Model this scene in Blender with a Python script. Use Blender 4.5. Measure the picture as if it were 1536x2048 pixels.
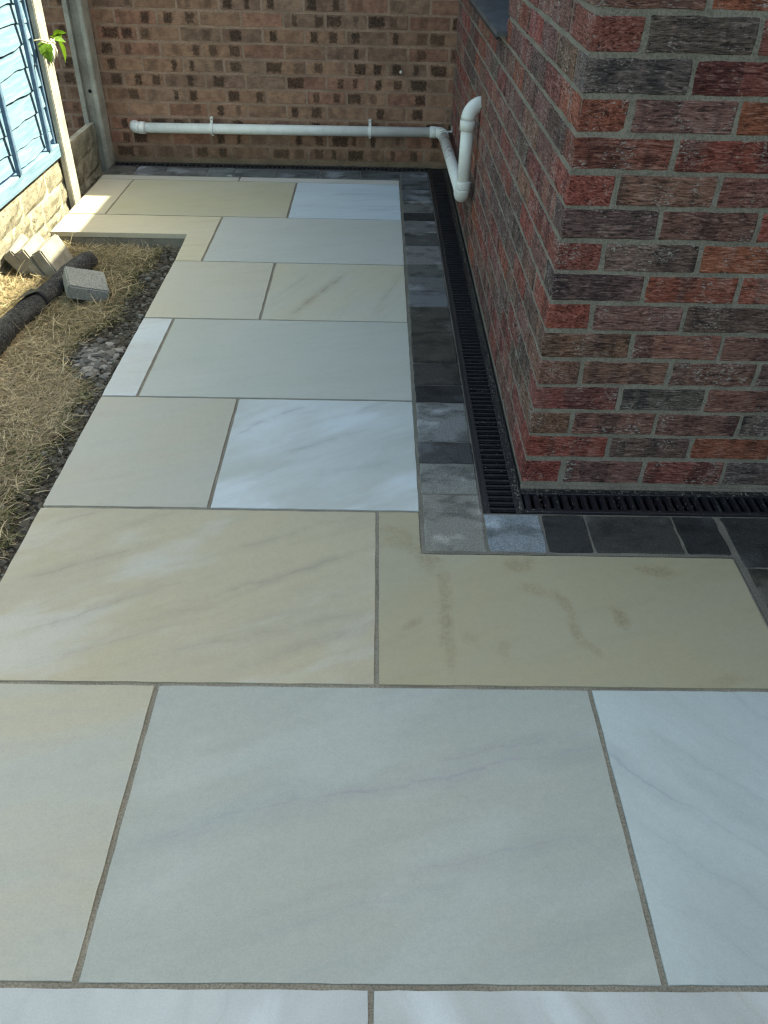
import bpy, bmesh, math, random
import numpy as np
from mathutils import Matrix, Vector

for _o in list(bpy.data.objects):
    bpy.data.objects.remove(_o, do_unlink=True)
sc = bpy.context.scene
COL = sc.collection
rnd = random.Random(7)
R = math.radians

# ------------------------------------------------------------------ camera
CAM = Vector((-0.42026, -1.83655, 1.34540))
YAW, PITCH, ROLL, FPX = 0.019477, -0.664100, 0.026484, 1616.63
_f = Vector((math.sin(YAW) * math.cos(PITCH), math.cos(YAW) * math.cos(PITCH), math.sin(PITCH)))
_r0 = Vector((math.cos(YAW), -math.sin(YAW), 0))
_u0 = _r0.cross(_f)
_r = math.cos(ROLL) * _r0 + math.sin(ROLL) * _u0
_u = -math.sin(ROLL) * _r0 + math.cos(ROLL) * _u0
cam = bpy.data.cameras.new('camera')
camo = bpy.data.objects.new('camera', cam)
COL.objects.link(camo)
camo.matrix_world = Matrix(((_r.x, _u.x, -_f.x, CAM.x), (_r.y, _u.y, -_f.y, CAM.y), (_r.z, _u.z, -_f.z, CAM.z), (0, 0, 0, 1)))
cam.sensor_fit = 'VERTICAL'
cam.sensor_height = 24
cam.lens = 24 * FPX / 2048
cam.clip_start = 0.02
cam.clip_end = 500
sc.camera = camo

# ------------------------------------------------------------------ sky, sun, exposure
SUN = Vector((0.832, 0.295, 1.0)).normalized()          # direction towards the sun
EL, AZ = math.asin(SUN.z), math.atan2(SUN.x, SUN.y)
world = bpy.data.worlds.new('World')
sc.world = world
world.use_nodes = True
_nt = world.node_tree
_sky = _nt.nodes.new('ShaderNodeTexSky')
_sky.sky_type = 'NISHITA'
_sky.sun_disc = False
_sky.sun_elevation = EL
_sky.sun_rotation = AZ
_sky.dust_density = 3.0
_sky.ozone_density = 0.6
_nt.links.new(_sky.outputs[0], _nt.nodes['Background'].inputs[0])
_nt.nodes['Background'].inputs[1].default_value = 0.12
sun = bpy.data.lights.new('sun', 'SUN')
sun.energy = 4.6
sun.angle = R(0.55)
sun.color = (1.0, 0.95, 0.86)
suno = bpy.data.objects.new('sun', sun)
COL.objects.link(suno)
suno.rotation_euler = SUN.to_track_quat('Z', 'Y').to_euler()
suno.location = (3, 2, 6)
vs = sc.view_settings
vs.view_transform = 'Standard'
vs.look = 'None'
vs.gamma = 1.0
vs.use_curve_mapping = False
vs.exposure = 2.2
try:
    vs.use_white_balance = True
    vs.white_balance_temperature = 8000
    vs.white_balance_tint = -5
except Exception:
    pass
sc.render.engine = 'CYCLES'
sc.cycles.max_bounces = 8
sc.cycles.diffuse_bounces = 5
sc.cycles.use_denoising = True
sc.cycles.denoiser = 'OPENIMAGEDENOISE'
sc.cycles.denoising_input_passes = 'RGB_ALBEDO_NORMAL'
sc.cycles.denoising_prefilter = 'ACCURATE'
sc.cycles.pixel_filter_type = 'BLACKMAN_HARRIS'
sc.cycles.filter_width = 1.3

# ------------------------------------------------------------------ helpers
def S(r, g, b):
    """8-bit sRGB to linear"""
    def c(v):
        v /= 255.0
        return v / 12.92 if v <= 0.04045 else ((v + 0.055) / 1.055) ** 2.4
    return (c(r), c(g), c(b), 1.0)

def put(name, mesh, mat=None, parent=None, loc=(0, 0, 0), rot=(0, 0, 0), color=None):
    o = bpy.data.objects.new(name, mesh)
    COL.objects.link(o)
    o.location = loc
    o.rotation_euler = rot
    if mat is not None and mesh is not None and not mesh.materials:
        mesh.materials.append(mat)
    if parent is not None:
        o.parent = parent
    if color is not None:
        o.color = (color[0], color[1], color[2], 1.0)
    return o

def empty(name, loc=(0, 0, 0)):
    o = bpy.data.objects.new(name, None)
    COL.objects.link(o)
    o.location = loc
    o.empty_display_size = 0.05
    return o

def tag(o, label=None, cat=None, group=None, kind=None):
    if label: o['label'] = label
    if cat: o['category'] = cat
    if group: o['group'] = group
    if kind: o['kind'] = kind
    return o

def bm_mesh(bm, name, smooth=False):
    bmesh.ops.recalc_face_normals(bm, faces=bm.faces[:])
    me = bpy.data.meshes.new(name)
    bm.to_mesh(me)
    bm.free()
    if smooth:
        for p in me.polygons: p.use_smooth = True
    return me

def add_box(bm, x0, x1, y0, y1, z0, z1):
    v = [bm.verts.new(p) for p in ((x0, y0, z0), (x1, y0, z0), (x1, y1, z0), (x0, y1, z0), (x0, y0, z1), (x1, y0, z1), (x1, y1, z1), (x0, y1, z1))]
    for f in ((0, 3, 2, 1), (4, 5, 6, 7), (0, 1, 5, 4), (1, 2, 6, 5), (2, 3, 7, 6), (3, 0, 4, 7)):
        bm.faces.new([v[i] for i in f])
    return v

def box_mesh(name, x0, x1, y0, y1, z0, z1, bevel=0.0, seg=1):
    bm = bmesh.new()
    add_box(bm, x0, x1, y0, y1, z0, z1)
    if bevel:
        bmesh.ops.bevel(bm, geom=bm.edges[:], offset=bevel, segments=seg, affect='EDGES', profile=0.6)
    return bm_mesh(bm, name)

def prism(bm, pts, z0, z1):
    lo = [bm.verts.new((x, y, z0)) for x, y in pts]
    hi = [bm.verts.new((x, y, z1)) for x, y in pts]
    n = len(pts)
    bm.faces.new(hi)
    bm.faces.new(lo[::-1])
    for i in range(n):
        bm.faces.new((lo[i], lo[(i + 1) % n], hi[(i + 1) % n], hi[i]))

def tube(bm, pts, rad, n=20, caps=True):
    """a tube through points; rad a number or a list"""
    pts = [Vector(p) for p in pts]
    if not hasattr(rad, '__len__'): rad = [rad] * len(pts)
    rings = []
    up = None
    for i, p in enumerate(pts):
        a = pts[max(i - 1, 0)]; b = pts[min(i + 1, len(pts) - 1)]
        t = (b - a).normalized()
        if up is None:
            up = t.orthogonal().normalized()
        up = (up - t * up.dot(t)).normalized()
        s = t.cross(up)
        rings.append([bm.verts.new(p + rad[i] * (math.cos(k * 2 * math.pi / n) * up + math.sin(k * 2 * math.pi / n) * s)) for k in range(n)])
    for A, B in zip(rings, rings[1:]):
        for k in range(n):
            f = bm.faces.new((A[k], A[(k + 1) % n], B[(k + 1) % n], B[k]))
            f.smooth = True
    if caps:
        bm.faces.new(rings[0][::-1]); bm.faces.new(rings[-1])
    return rings

# ------------------------------------------------------------------ material kit
class M:
    """short-hand around a node tree"""
    def __init__(s, name, rough=0.8, spec=0.3):
        s.m = bpy.data.materials.new(name)
        s.m.use_nodes = True
        s.t = s.m.node_tree
        s.b = s.t.nodes['Principled BSDF']
        s.b.inputs['Roughness'].default_value = rough
        s.b.inputs['Specular IOR Level'].default_value = spec
        s._tc = None
    def n(s, k, **kw):
        x = s.t.nodes.new(k)
        for a, v in kw.items(): setattr(x, a, v)
        return x
    def l(s, a, b): s.t.links.new(a, b)
    def setin(s, node, i, v):
        if isinstance(v, bpy.types.NodeSocket): s.l(v, node.inputs[i])
        elif v is not None: node.inputs[i].default_value = v
    def tc(s, k='Object'):
        if s._tc is None: s._tc = s.n('ShaderNodeTexCoord')
        return s._tc.outputs[k]
    def math(s, op, a, b=None, c=None, clamp=False):
        x = s.n('ShaderNodeMath', operation=op); x.use_clamp = clamp
        s.setin(x, 0, a); s.setin(x, 1, b); s.setin(x, 2, c)
        return x.outputs[0]
    def vmath(s, op, a, b=None):
        x = s.n('ShaderNodeVectorMath', operation=op)
        s.setin(x, 0, a); s.setin(x, 1, b)
        return x.outputs[0]
    def sep(s, v):
        x = s.n('ShaderNodeSeparateXYZ'); s.l(v, x.inputs[0]); return x.outputs
    def comb(s, a, b, c):
        x = s.n('ShaderNodeCombineXYZ'); s.setin(x, 0, a); s.setin(x, 1, b); s.setin(x, 2, c); return x.outputs[0]
    def mapping(s, v, scale=(1, 1, 1), rot=(0, 0, 0), loc=(0, 0, 0)):
        x = s.n('ShaderNodeMapping'); s.l(v, x.inputs[0])
        x.inputs['Location'].default_value = loc; x.inputs['Rotation'].default_value = rot; x.inputs['Scale'].default_value = scale
        return x.outputs[0]
    def noise(s, v, scale, detail=4, rough=0.55, dist=0.0, out=0):
        x = s.n('ShaderNodeTexNoise'); s.l(v, x.inputs['Vector'])
        x.inputs['Scale'].default_value = scale; x.inputs['Detail'].default_value = detail
        x.inputs['Roughness'].default_value = rough; x.inputs['Distortion'].default_value = dist
        return x.outputs[out]
    def vor(s, v, scale, feature='F1', out='Distance'):
        x = s.n('ShaderNodeTexVoronoi', feature=feature); s.l(v, x.inputs['Vector']); x.inputs['Scale'].default_value = scale
        return x.outputs[out]
    def ramp(s, f, stops, interp='LINEAR'):
        x = s.n('ShaderNodeValToRGB'); s.setin(x, 0, f)
        x.color_ramp.interpolation = interp
        e = x.color_ramp.elements
        while len(e) < len(stops): e.new(0.5)
        for i, (p, c) in enumerate(stops):
            e[i].position = p
            e[i].color = c if hasattr(c, '__len__') else (c, c, c, 1)
        return x.outputs[0]
    def mr(s, f, a, b, c=0.0, d=1.0, smooth=True):
        x = s.n('ShaderNodeMapRange'); x.interpolation_type = 'SMOOTHSTEP' if smooth else 'LINEAR'
        s.setin(x, 0, f); s.setin(x, 1, a); s.setin(x, 2, b); s.setin(x, 3, c); s.setin(x, 4, d)
        return x.outputs[0]
    def mix(s, f, a, b, mode='MIX'):
        x = s.n('ShaderNodeMix', data_type='RGBA', blend_type=mode)
        s.setin(x, 0, f); s.setin(x, 6, a); s.setin(x, 7, b)
        return x.outputs[2]
    def bump(s, h, strength=0.5, dist=0.002, normal=None):
        x = s.n('ShaderNodeBump'); s.l(h, x.inputs['Height'])
        x.inputs['Strength'].default_value = strength; x.inputs['Distance'].default_value = dist
        if normal is not None: s.l(normal, x.inputs['Normal'])
        return x.outputs[0]
    def done(s, color=None, normal=None, rough=None):
        if color is not None: s.setin(s.b, 'Base Color', color)
        if normal is not None: s.l(normal, s.b.inputs['Normal'])
        if rough is not None: s.setin(s.b, 'Roughness', rough)
        return s.m

def simple(name, col, rough=0.7, spec=0.3, var=0.12, scale=18, bump=0.0, bscale=300, bdist=0.001):
    m = M(name, rough, spec)
    v = m.tc()
    nz = m.noise(v, scale, 5)
    c = m.mix(m.mr(nz, 0.3, 0.7), tuple(x * (1 - var) for x in col[:3]) + (1,), tuple(min(1, x * (1 + var)) for x in col[:3]) + (1,))
    nn = m.bump(m.noise(v, bscale, 3), bump, bdist) if bump else None
    return m.done(c, nn)

# ---- house brick: base colour from the object colour; burnt bands, creases, lime flecks
def brick_mat(name, joined=False, pale=False):
    m = M(name, 0.88, 0.22)
    oi = m.n('ShaderNodeObjectInfo')
    if joined:
        g = m.n('ShaderNodeNewGeometry')
        rr = g.outputs['Random Per Island']
        stops = [(0.0, (0.085, 0.060, 0.055, 1)), (0.25, (0.15, 0.068, 0.058, 1)), (0.5, (0.19, 0.06, 0.048, 1)), (0.75, (0.23, 0.06, 0.046, 1)), (1.0, (0.25, 0.08, 0.05, 1))]
        base = m.ramp(rr, stops)
    else:
        rr = oi.outputs['Random']
        base = oi.outputs['Color']
    off = m.comb(m.math('MULTIPLY', rr, 37.0), m.math('MULTIPLY', rr, 91.0), m.math('MULTIPLY', rr, 53.0))
    v = m.vmath('ADD', m.tc(), off)
    # kiln bands along the brick
    band = m.noise(m.mapping(v, (16, 3, 3)), 1.0, 2, 0.5)
    blot = m.noise(v, 28, 4, 0.6)
    f1 = m.mr(m.math('ADD', m.math('MULTIPLY', band, 0.75), m.math('MULTIPLY', blot, 0.25)), 0.50, 0.60)
    dark = m.mix(1.0, base, (0.46, 0.50, 0.55, 1), 'MULTIPLY')
    c = m.mix(m.math('MULTIPLY', f1, 0.80), base, dark)
    f2 = m.mr(m.noise(m.mapping(v, (11, 3, 5), loc=(5, 2, 8)), 1.0, 3, 0.5), 0.56, 0.68)
    c = m.mix(m.math('MULTIPLY', f2, 0.35), c, (0.26, 0.16, 0.14, 1))
    # dragged creases with sandy streaks; relief shade and highlights put into the colour
    wv = m.mapping(v, (20, 50, 135))
    cr = m.noise(wv, 1.0, 4, 0.6, 1.9)
    cr2 = m.noise(m.mapping(v, (75, 110, 260), loc=(3, 1, 2)), 1.0, 4, 0.72, 0.8)
    mixh = m.math('ADD', m.math('MULTIPLY', cr, 0.62), m.math('MULTIPLY', cr2, 0.38))
    c = m.mix(m.mr(mixh, 0.40, 0.505, 0.92, 0.0), c, m.mix(1.0, c, (0.20, 0.20, 0.22, 1), 'MULTIPLY'))
    hi = m.mix(0.45, m.mix(1.0, c, (1.9, 1.9, 1.95, 1), 'MULTIPLY'), (0.34, 0.25, 0.22, 1))
    c = m.mix(m.mr(mixh, 0.525, 0.60, 0.0, 0.72), c, hi)
    # lime / sand flecks, thicker on some bricks
    fl = m.noise(m.mapping(v, (110, 160, 260)), 1.0, 4, 0.7, 0.3)
    amt = m.mr(m.noise(v, 11, 3), 0.34, 0.66, 0.70, 0.52)
    ff = m.mr(m.math('SUBTRACT', fl, amt), 0.0, 0.07)
    c = m.mix(m.math('MULTIPLY', ff, 0.75), c, (0.42, 0.385, 0.355, 1))
    h = m.math('ADD', mixh, m.math('MULTIPLY', ff, 0.10))
    return m.done(c, m.bump(h, 1.0, 0.008))

# ---- buff brick with square kiss marks, for the building at the back
def buff_mat(name, joined=False):
    m = M(name, 0.9, 0.2)
    if joined:
        rr = m.n('ShaderNodeNewGeometry').outputs['Random Per Island']
        base = m.ramp(rr, [(0, (0.22, 0.15, 0.11, 1)), (0.5, (0.275, 0.185, 0.13, 1)), (1, (0.27, 0.16, 0.115, 1))])
    else:
        oi = m.n('ShaderNodeObjectInfo')
        rr = oi.outputs['Random']; base = oi.outputs['Color']
    off = m.comb(m.math('MULTIPLY', rr, 37.0), m.math('MULTIPLY', rr, 91.0), m.math('MULTIPLY', rr, 53.0))
    o = m.tc()
    v = m.vmath('ADD', o, off)
    blot = m.noise(v, 22, 4, 0.6)
    c = m.mix(m.mr(blot, 0.35, 0.65), m.mix(1.0, base, (0.78, 0.76, 0.76, 1), 'MULTIPLY'), m.mix(1.0, base, (1.15, 1.13, 1.1, 1), 'MULTIPLY'))
    cr = m.noise(m.mapping(v, (30, 60, 190)), 1.0, 4, 0.65, 1.4)
    c = m.mix(m.mr(cr, 0.37, 0.50, 0.42, 0.0), c, m.mix(1.0, c, (0.42, 0.40, 0.38, 1), 'MULTIPLY'))
    if not joined:
        xyz = m.sep(o)
        jx = m.math('MULTIPLY', m.math('SUBTRACT', m.noise(v, 75, 3), 0.5), 0.034)
        jz = m.math('MULTIPLY', m.math('SUBTRACT', m.noise(m.mapping(v, loc=(7, 3, 1)), 75, 3), 0.5), 0.034)
        tot = None
        for k in ('mark_one', 'mark_two'):
            a = m.n('ShaderNodeAttribute'); a.attribute_type = 'OBJECT'; a.attribute_name = k + '_at'
            w = m.n('ShaderNodeAttribute'); w.attribute_type = 'OBJECT'; w.attribute_name = k + '_half'
            s_ = m.n('ShaderNodeAttribute'); s_.attribute_type = 'OBJECT'; s_.attribute_name = k + '_depth'
            dx = m.math('SUBTRACT', m.math('ABSOLUTE', m.math('SUBTRACT', m.math('ADD', xyz[0], jx), a.outputs['Fac'])), w.outputs['Fac'])
            dz = m.math('SUBTRACT', m.math('ABSOLUTE', m.math('ADD', xyz[2], jz)), 0.0255)
            d = m.math('MAXIMUM', dx, dz)
            f = m.math('MULTIPLY', m.mr(d, -0.006, 0.005, 1.0, 0.0), s_.outputs['Fac'])
            tot = f if tot is None else m.math('MAXIMUM', tot, f)
        spk = m.mr(m.noise(v, 160, 3), 0.42, 0.60)
        c = m.mix(m.math('MULTIPLY', tot, m.math('SUBTRACT', 1.0, m.math('MULTIPLY', spk, 0.35))), c, (0.034, 0.021, 0.015, 1))
    fl = m.mr(m.noise(m.mapping(v, (140, 200, 330)), 1.0, 3, 0.65), 0.66, 0.71)
    c = m.mix(m.math('MULTIPLY', fl, 0.35), c, (0.34, 0.29, 0.24, 1))
    # green damp staining close to the ground
    gz = m.sep(m.n('ShaderNodeNewGeometry').outputs['Position'])[2]
    gm = m.math('MULTIPLY', m.mr(m.math('ADD', gz, m.math('MULTIPLY', m.noise(v, 14, 3), 0.14)), 0.03, 0.20, 0.6, 0.0), 0.6)
    c = m.mix(gm, c, (0.070, 0.068, 0.036, 1))
    return m.done(c, m.bump(cr, 0.7, 0.003))

def mortar_mat(name, col, green=False):
    m = M(name, 0.95, 0.15)
    v = m.tc()
    n1 = m.noise(v, 9, 4); n2 = m.noise(v, 260, 4, 0.75)
    c = m.mix(m.mr(n1, 0.3, 0.7), tuple(x * 0.82 for x in col[:3]) + (1,), tuple(x * 1.12 for x in col[:3]) + (1,))
    c = m.mix(m.mr(n2, 0.42, 0.62, 0.0, 0.75), c, m.mix(1.0, c, (0.45, 0.45, 0.45, 1), 'MULTIPLY'))
    if green:
        gz = m.sep(m.n('ShaderNodeNewGeometry').outputs['Position'])[2]
        gm = m.mr(m.math('ADD', gz, m.math('MULTIPLY', m.noise(v, 14, 3), 0.14)), 0.03, 0.19, 0.5, 0.0)
        c = m.mix(gm, c, (0.075, 0.078, 0.036, 1))
    h = m.math('ADD', m.noise(v, 60, 4), m.math('MULTIPLY', n2, 0.5))
    return m.done(c, m.bump(h, 0.6, 0.003))

# ---- sandstone flag: two tones, bedding veins at an angle, pale clouds, iron stains
def slab_mat(name, a, b, vein=0.0, ang=20, veincol=(0.30, 0.30, 0.32), vscale=7.0, cloud=0.0, cloudcol=(0.62, 0.66, 0.70), stains=(), seed=0.0, voff=0.0, lines=()):
    m = M(name, 0.62, 0.32)
    o = m.tc()
    v = m.vmath('ADD', o, (seed * 3.1, seed * 1.7, seed))
    rv = m.mapping(v, (1, 1, 1), (0, 0, -R(ang)))
    big = m.noise(m.mapping(rv, (1.0, 2.4, 1)), 1.5, 4, 0.55, 0.6)
    c = m.mix(m.mr(big, 0.34, 0.66), a + (1,), b + (1,))
    fine = m.noise(m.mapping(rv, (1.2, 7, 1)), 3.2, 6, 0.6, 0.5)
    c = m.mix(m.mr(fine, 0.45, 0.75, 0.0, 0.35), c, m.mix(1.0, c, (0.86, 0.86, 0.87, 1), 'MULTIPLY'))
    if vein:
        y = m.sep(m.mapping(rv, (0.45, 1, 1)))
        wob = m.math('ADD', m.math('MULTIPLY', m.noise(rv, 1.6, 4, 0.55), 0.26), m.math('MULTIPLY', m.noise(rv, 24, 4, 0.65), 0.020))
        vf = None
        for mult, th, wd, amp, o_ in ((1.0, 0.020, 0.15, 1.0, 4.0), (2.7, 0.040, 0.20, 0.55, 11.0)):
            ph = m.math('MULTIPLY', m.math('ADD', m.math('SUBTRACT', y[1], voff), wob), vscale * mult)
            sw = m.math('PINGPONG', ph, 0.5)
            brk = m.mr(m.noise(m.mapping(rv, (1, 2.2, 1), loc=(o_, o_, 0)), 2.4, 4), 0.42, 0.60)
            thin = m.mr(sw, 0.0, th, 0.45, 0.0)
            wide = m.mr(sw, 0.0, wd, 0.35, 0.0)
            g = m.math('MULTIPLY', m.math('MULTIPLY', m.math('ADD', thin, wide), brk), vein * amp, clamp=True)
            vf = g if vf is None else m.math('MAXIMUM', vf, g)
        c = m.mix(vf, c, tuple(veincol) + (1,))
    if cloud:
        cl = m.noise(m.mapping(rv, (1.3, 3.4, 1), loc=(2, 9, 0)), 1.9, 4, 0.5, 0.3)
        c = m.mix(m.mr(cl, 0.50, 0.68, 0.0, cloud), c, tuple(cloudcol) + (1,))
    if lines:
        q = m.sep(o)
        w1 = m.math('MULTIPLY', m.math('SUBTRACT', m.noise(v, 5.5, 3, 0.5), 0.5), 0.075)
        w2 = m.math('MULTIPLY', m.math('SUBTRACT', m.noise(v, 42, 4, 0.7), 0.5), 0.012)
        ww = m.math('ADD', w1, w2)
        pat = m.mr(m.noise(v, 13, 4, 0.65), 0.34, 0.60, 0.25, 1.0)
        for (lm, lc, xa, xb, ls, lw) in lines:
            d = m.math('SUBTRACT', m.math('ADD', q[1], ww), m.math('MULTIPLY_ADD', q[0], lm, lc))
            d = m.math('MULTIPLY', m.math('ABSOLUTE', d), 1 / math.sqrt(1 + lm * lm))
            e_ = min(0.09, (xb - xa) * 0.4)
            msk = m.math('MULTIPLY', m.mr(q[0], xa - e_ * 0.3, xa + e_), m.mr(q[0], xb - e_, xb + e_ * 0.3, 1.0, 0.0))
            f = m.math('ADD', m.mr(d, 0.0, lw * 1.1, 0.30, 0.0), m.mr(d, 0.0, lw * 6.5, 0.30, 0.0))
            f = m.math('MULTIPLY', m.math('MULTIPLY', f, pat), m.math('MULTIPLY', msk, ls), clamp=True)
            c = m.mix(f, c, tuple(veincol) + (1,))
    for (sx, sy, rx, ry, an, st) in stains:
        q = m.mapping(m.vmath('SUBTRACT', o, (sx, sy, 0)), (1, 1, 0), (0, 0, -R(an)))
        q = m.mapping(q, (1 / rx, 1 / ry, 0))
        ln = m.n('ShaderNodeVectorMath', operation='LENGTH'); m.l(q, ln.inputs[0])
        d = m.math('ADD', ln.outputs['Value'], m.math('MULTIPLY', m.math('SUBTRACT', m.noise(v, 26, 5, 0.65), 0.5), 2.4))
        st = st * 0.72
        g = m.math('MULTIPLY', m.mr(d, 0.30, 1.30, 1.0, 0.0), m.mr(m.noise(v, 120, 4, 0.75), 0.36, 0.60, 0.25, 1.0))
        c = m.mix(m.math('MULTIPLY', g, st), c, (0.225, 0.175, 0.098, 1))
    mott = m.noise(v, 48, 5, 0.7)
    c = m.mix(m.mr(mott, 0.40, 0.66, 0.0, 0.16), c, m.mix(1.0, c, (0.80, 0.80, 0.80, 1), 'MULTIPLY'))
    grain = m.noise(v, 330, 4, 0.8)
    c = m.mix(m.mr(grain, 0.34, 0.66, 0.0, 0.30), c, m.mix(1.0, c, (0.62, 0.62, 0.62, 1), 'MULTIPLY'))
    sp = m.mr(m.vor(v, 62), 0.0, 0.075, 1.0, 0.0)
    sp = m.math('MULTIPLY', sp, m.mr(m.noise(v, 30, 2), 0.55, 0.62))
    c = m.mix(m.math('MULTIPLY', sp, 0.55), c, (0.10, 0.09, 0.075, 1))
    bmp = m.bump(m.math('ADD', m.noise(v, 480, 3, 0.7), m.math('MULTIPLY', m.noise(rv, 16, 4), 1.6)), 0.22, 0.0012)
    ro = m.mr(m.noise(v, 5, 4), 0.3, 0.7, 0.52, 0.68)
    return m.done(c, bmp, ro)

def paver_mat(name):
    m = M(name, 0.85, 0.25)
    oi = m.n('ShaderNodeObjectInfo')
    rr = oi.outputs['Random']
    off = m.comb(m.math('MULTIPLY', rr, 37.0), m.math('MULTIPLY', rr, 91.0), m.math('MULTIPLY', rr, 53.0))
    o = m.tc(); v = m.vmath('ADD', o, off)
    base = oi.outputs['Color']
    n1 = m.noise(m.mapping(v, (1.0, 1.6, 1)), 9, 4, 0.6)
    c = m.mix(m.mr(n1, 0.46, 0.66, 0.0, 0.75), base, m.mix(1.0, base, (0.36, 0.36, 0.35, 1), 'MULTIPLY'))
    n2 = m.noise(m.mapping(v, (1.0, 1.4, 1), loc=(3, 1, 4)), 7, 3, 0.5)
    c = m.mix(m.mr(n2, 0.54, 0.70, 0.0, 0.7), c, m.mix(1.0, base, (2.2, 2.25, 2.35, 1), 'MULTIPLY'))
    gr = m.noise(v, 330, 3, 0.75)
    c = m.mix(m.mr(gr, 0.40, 0.64, 0.0, 0.8), c, m.mix(1.0, c, (1.9, 1.9, 1.85, 1), 'MULTIPLY'))
    c = m.mix(m.mr(m.noise(v, 190, 2, 0.7), 0.34, 0.44, 0.5, 0.0), c, m.mix(1.0, c, (0.35, 0.35, 0.35, 1), 'MULTIPLY'))
    dust = m.mr(m.noise(v, 120, 4, 0.7), 0.60, 0.70)
    c = m.mix(m.math('MULTIPLY', dust, 0.18), c, (0.30, 0.28, 0.25, 1))
    h = m.math('ADD', m.noise(v, 260, 4, 0.7), m.math('MULTIPLY', m.noise(v, 45, 3), 0.9))
    return m.done(c, m.bump(h, 0.8, 0.0035))

MAT = {}
MAT['brick'] = brick_mat('red_multi_brick')
MAT['brick_j'] = brick_mat('red_multi_brick_far', True)
MAT['buff'] = buff_mat('buff_marked_brick')
MAT['buff_j'] = buff_mat('buff_marked_brick_far', True)
MAT['mortar'] = mortar_mat('grey_mortar', (0.222, 0.198, 0.166))
MAT['mortar_b'] = mortar_mat('brown_mortar', (0.330, 0.222, 0.165), True)
MAT['joint'] = mortar_mat('paving_joint', (0.265, 0.240, 0.195))
MAT['joint_dark'] = mortar_mat('paver_joint', (0.185, 0.170, 0.145))
MAT['paver'] = paver_mat('tumbled_paver')
MAT['drain'] = None
_m = M('main_house_brick', 0.9, 0.2)
_q = _m.sep(_m.tc())
_b = _m.n('ShaderNodeTexBrick')
_m.l(_m.comb(_m.math('ADD', _q[1], _q[0]), _q[2], 0.0), _b.inputs['Vector'])
_b.inputs['Color1'].default_value = (0.13, 0.055, 0.04, 1); _b.inputs['Color2'].default_value = (0.07, 0.045, 0.04, 1); _b.inputs['Mortar'].default_value = (0.22, 0.21, 0.18, 1)
_b.inputs['Scale'].default_value = 1.0; _b.inputs['Mortar Size'].default_value = 0.005; _b.inputs['Brick Width'].default_value = 0.225; _b.inputs['Row Height'].default_value = 0.075
MAT['main_wall'] = _m.done(_b.outputs['Color'], _m.bump(_b.outputs['Fac'], 0.5, -0.004))

# ================================================================== THE SETTING
# ground far around
g = bmesh.new()
prism(g, [(-45, -45), (45, -45), (45, 45), (-45, 45)], -0.5, -0.13)
gm = M('garden_ground', 0.95, 0.1)
_v = gm.tc()
gm.done(gm.mix(gm.mr(gm.noise(_v, 6, 6, 0.7), 0.35, 0.65), (0.085, 0.070, 0.036, 1), (0.065, 0.075, 0.028, 1)), gm.bump(gm.noise(_v, 60, 5, 0.7), 0.8, 0.02))
tag(put('ground', bm_mesh(g, 'ground'), gm.m), kind='structure')

# ---- lawn soil, a bumpy sheet between the paving and the fence
def hash_noise(x, y, seed=0):
    r_ = np.random.RandomState(seed)
    out = np.zeros_like(x)
    for f, a in ((3, 1.0), (7, 0.6), (15, 0.4), (33, 0.28), (70, 0.2), (140, 0.12)):
        for _ in range(3):
            th = r_.uniform(0, 6.28); ph = r_.uniform(0, 6.28)
            k = f * r_.uniform(0.8, 1.3)
            out += a / 3 * np.sin(k * (math.cos(th) * x + math.sin(th) * y) + ph + 1.3 * np.sin(k * 0.6 * (math.sin(th) * x - math.cos(th) * y)))
    return out

def soil_edge(y):
    """x where grass gives way to bare soil beside the slabs"""
    y = np.asarray(y, float)
    e = np.interp(y, [-3, -0.3, 0.0, 0.4, 0.58, 0.7, 0.8, 0.9, 1.0, 1.1, 1.5, 1.8, 2.1], [-1.36, -1.365, -1.385, -1.375, -1.365, -1.43, -1.53, -1.53, -1.47, -1.43, -1.425, -1.41, -1.36])
    return e + 0.018 * np.sin(y * 23) + 0.012 * np.sin(y * 61 + 1)

def lawn_z(x, y):
    x = np.asarray(x, float); y = np.asarray(y, float)
    z = -0.056 + 0.007 * hash_noise(x, y, 3)
    z = z + np.clip((-1.72 - x) / 0.28, 0, 1) * 0.022
    z = z - 0.012 * np.clip((y - 1.8) / 0.2, 0, 1)
    bare = 1 / (1 + np.exp(-(x - soil_edge(y) + 0.02) / 0.012))
    z = z + bare * (0.010 * hash_noise(x * 2.2, y * 2.2, 8) - 0.004)
    return z

nx, ny = 64, 330
xs = np.linspace(-2.02, -1.290, nx); ys = np.linspace(-3.0, 2.02, ny)
X, Y = np.meshgrid(xs, ys)
Z = lawn_z(X, Y)
vv = np.stack([X.ravel(), Y.ravel(), Z.ravel()], 1)
idx = np.arange(nx * ny).reshape(ny, nx)
q = np.stack([idx[:-1, :-1], idx[:-1, 1:], idx[1:, 1:], idx[1:, :-1]], -1).reshape(-1, 4)
me = bpy.data.meshes.new('lawn_soil'); me.from_pydata(vv.tolist(), [], q.tolist()); me.polygons.foreach_set('use_smooth', [True] * len(me.polygons))
sm = M('bare_soil', 0.95, 0.1)
_v = sm.tc()
_n = sm.noise(_v, 70, 5, 0.7)
sm.done(sm.mix(sm.mr(_n, 0.35, 0.65), (0.038, 0.031, 0.023, 1), (0.105, 0.092, 0.075, 1)), sm.bump(sm.noise(_v, 190, 4, 0.7), 0.9, 0.006))
tag(put('lawn_soil', me, sm.m), kind='structure')

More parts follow.
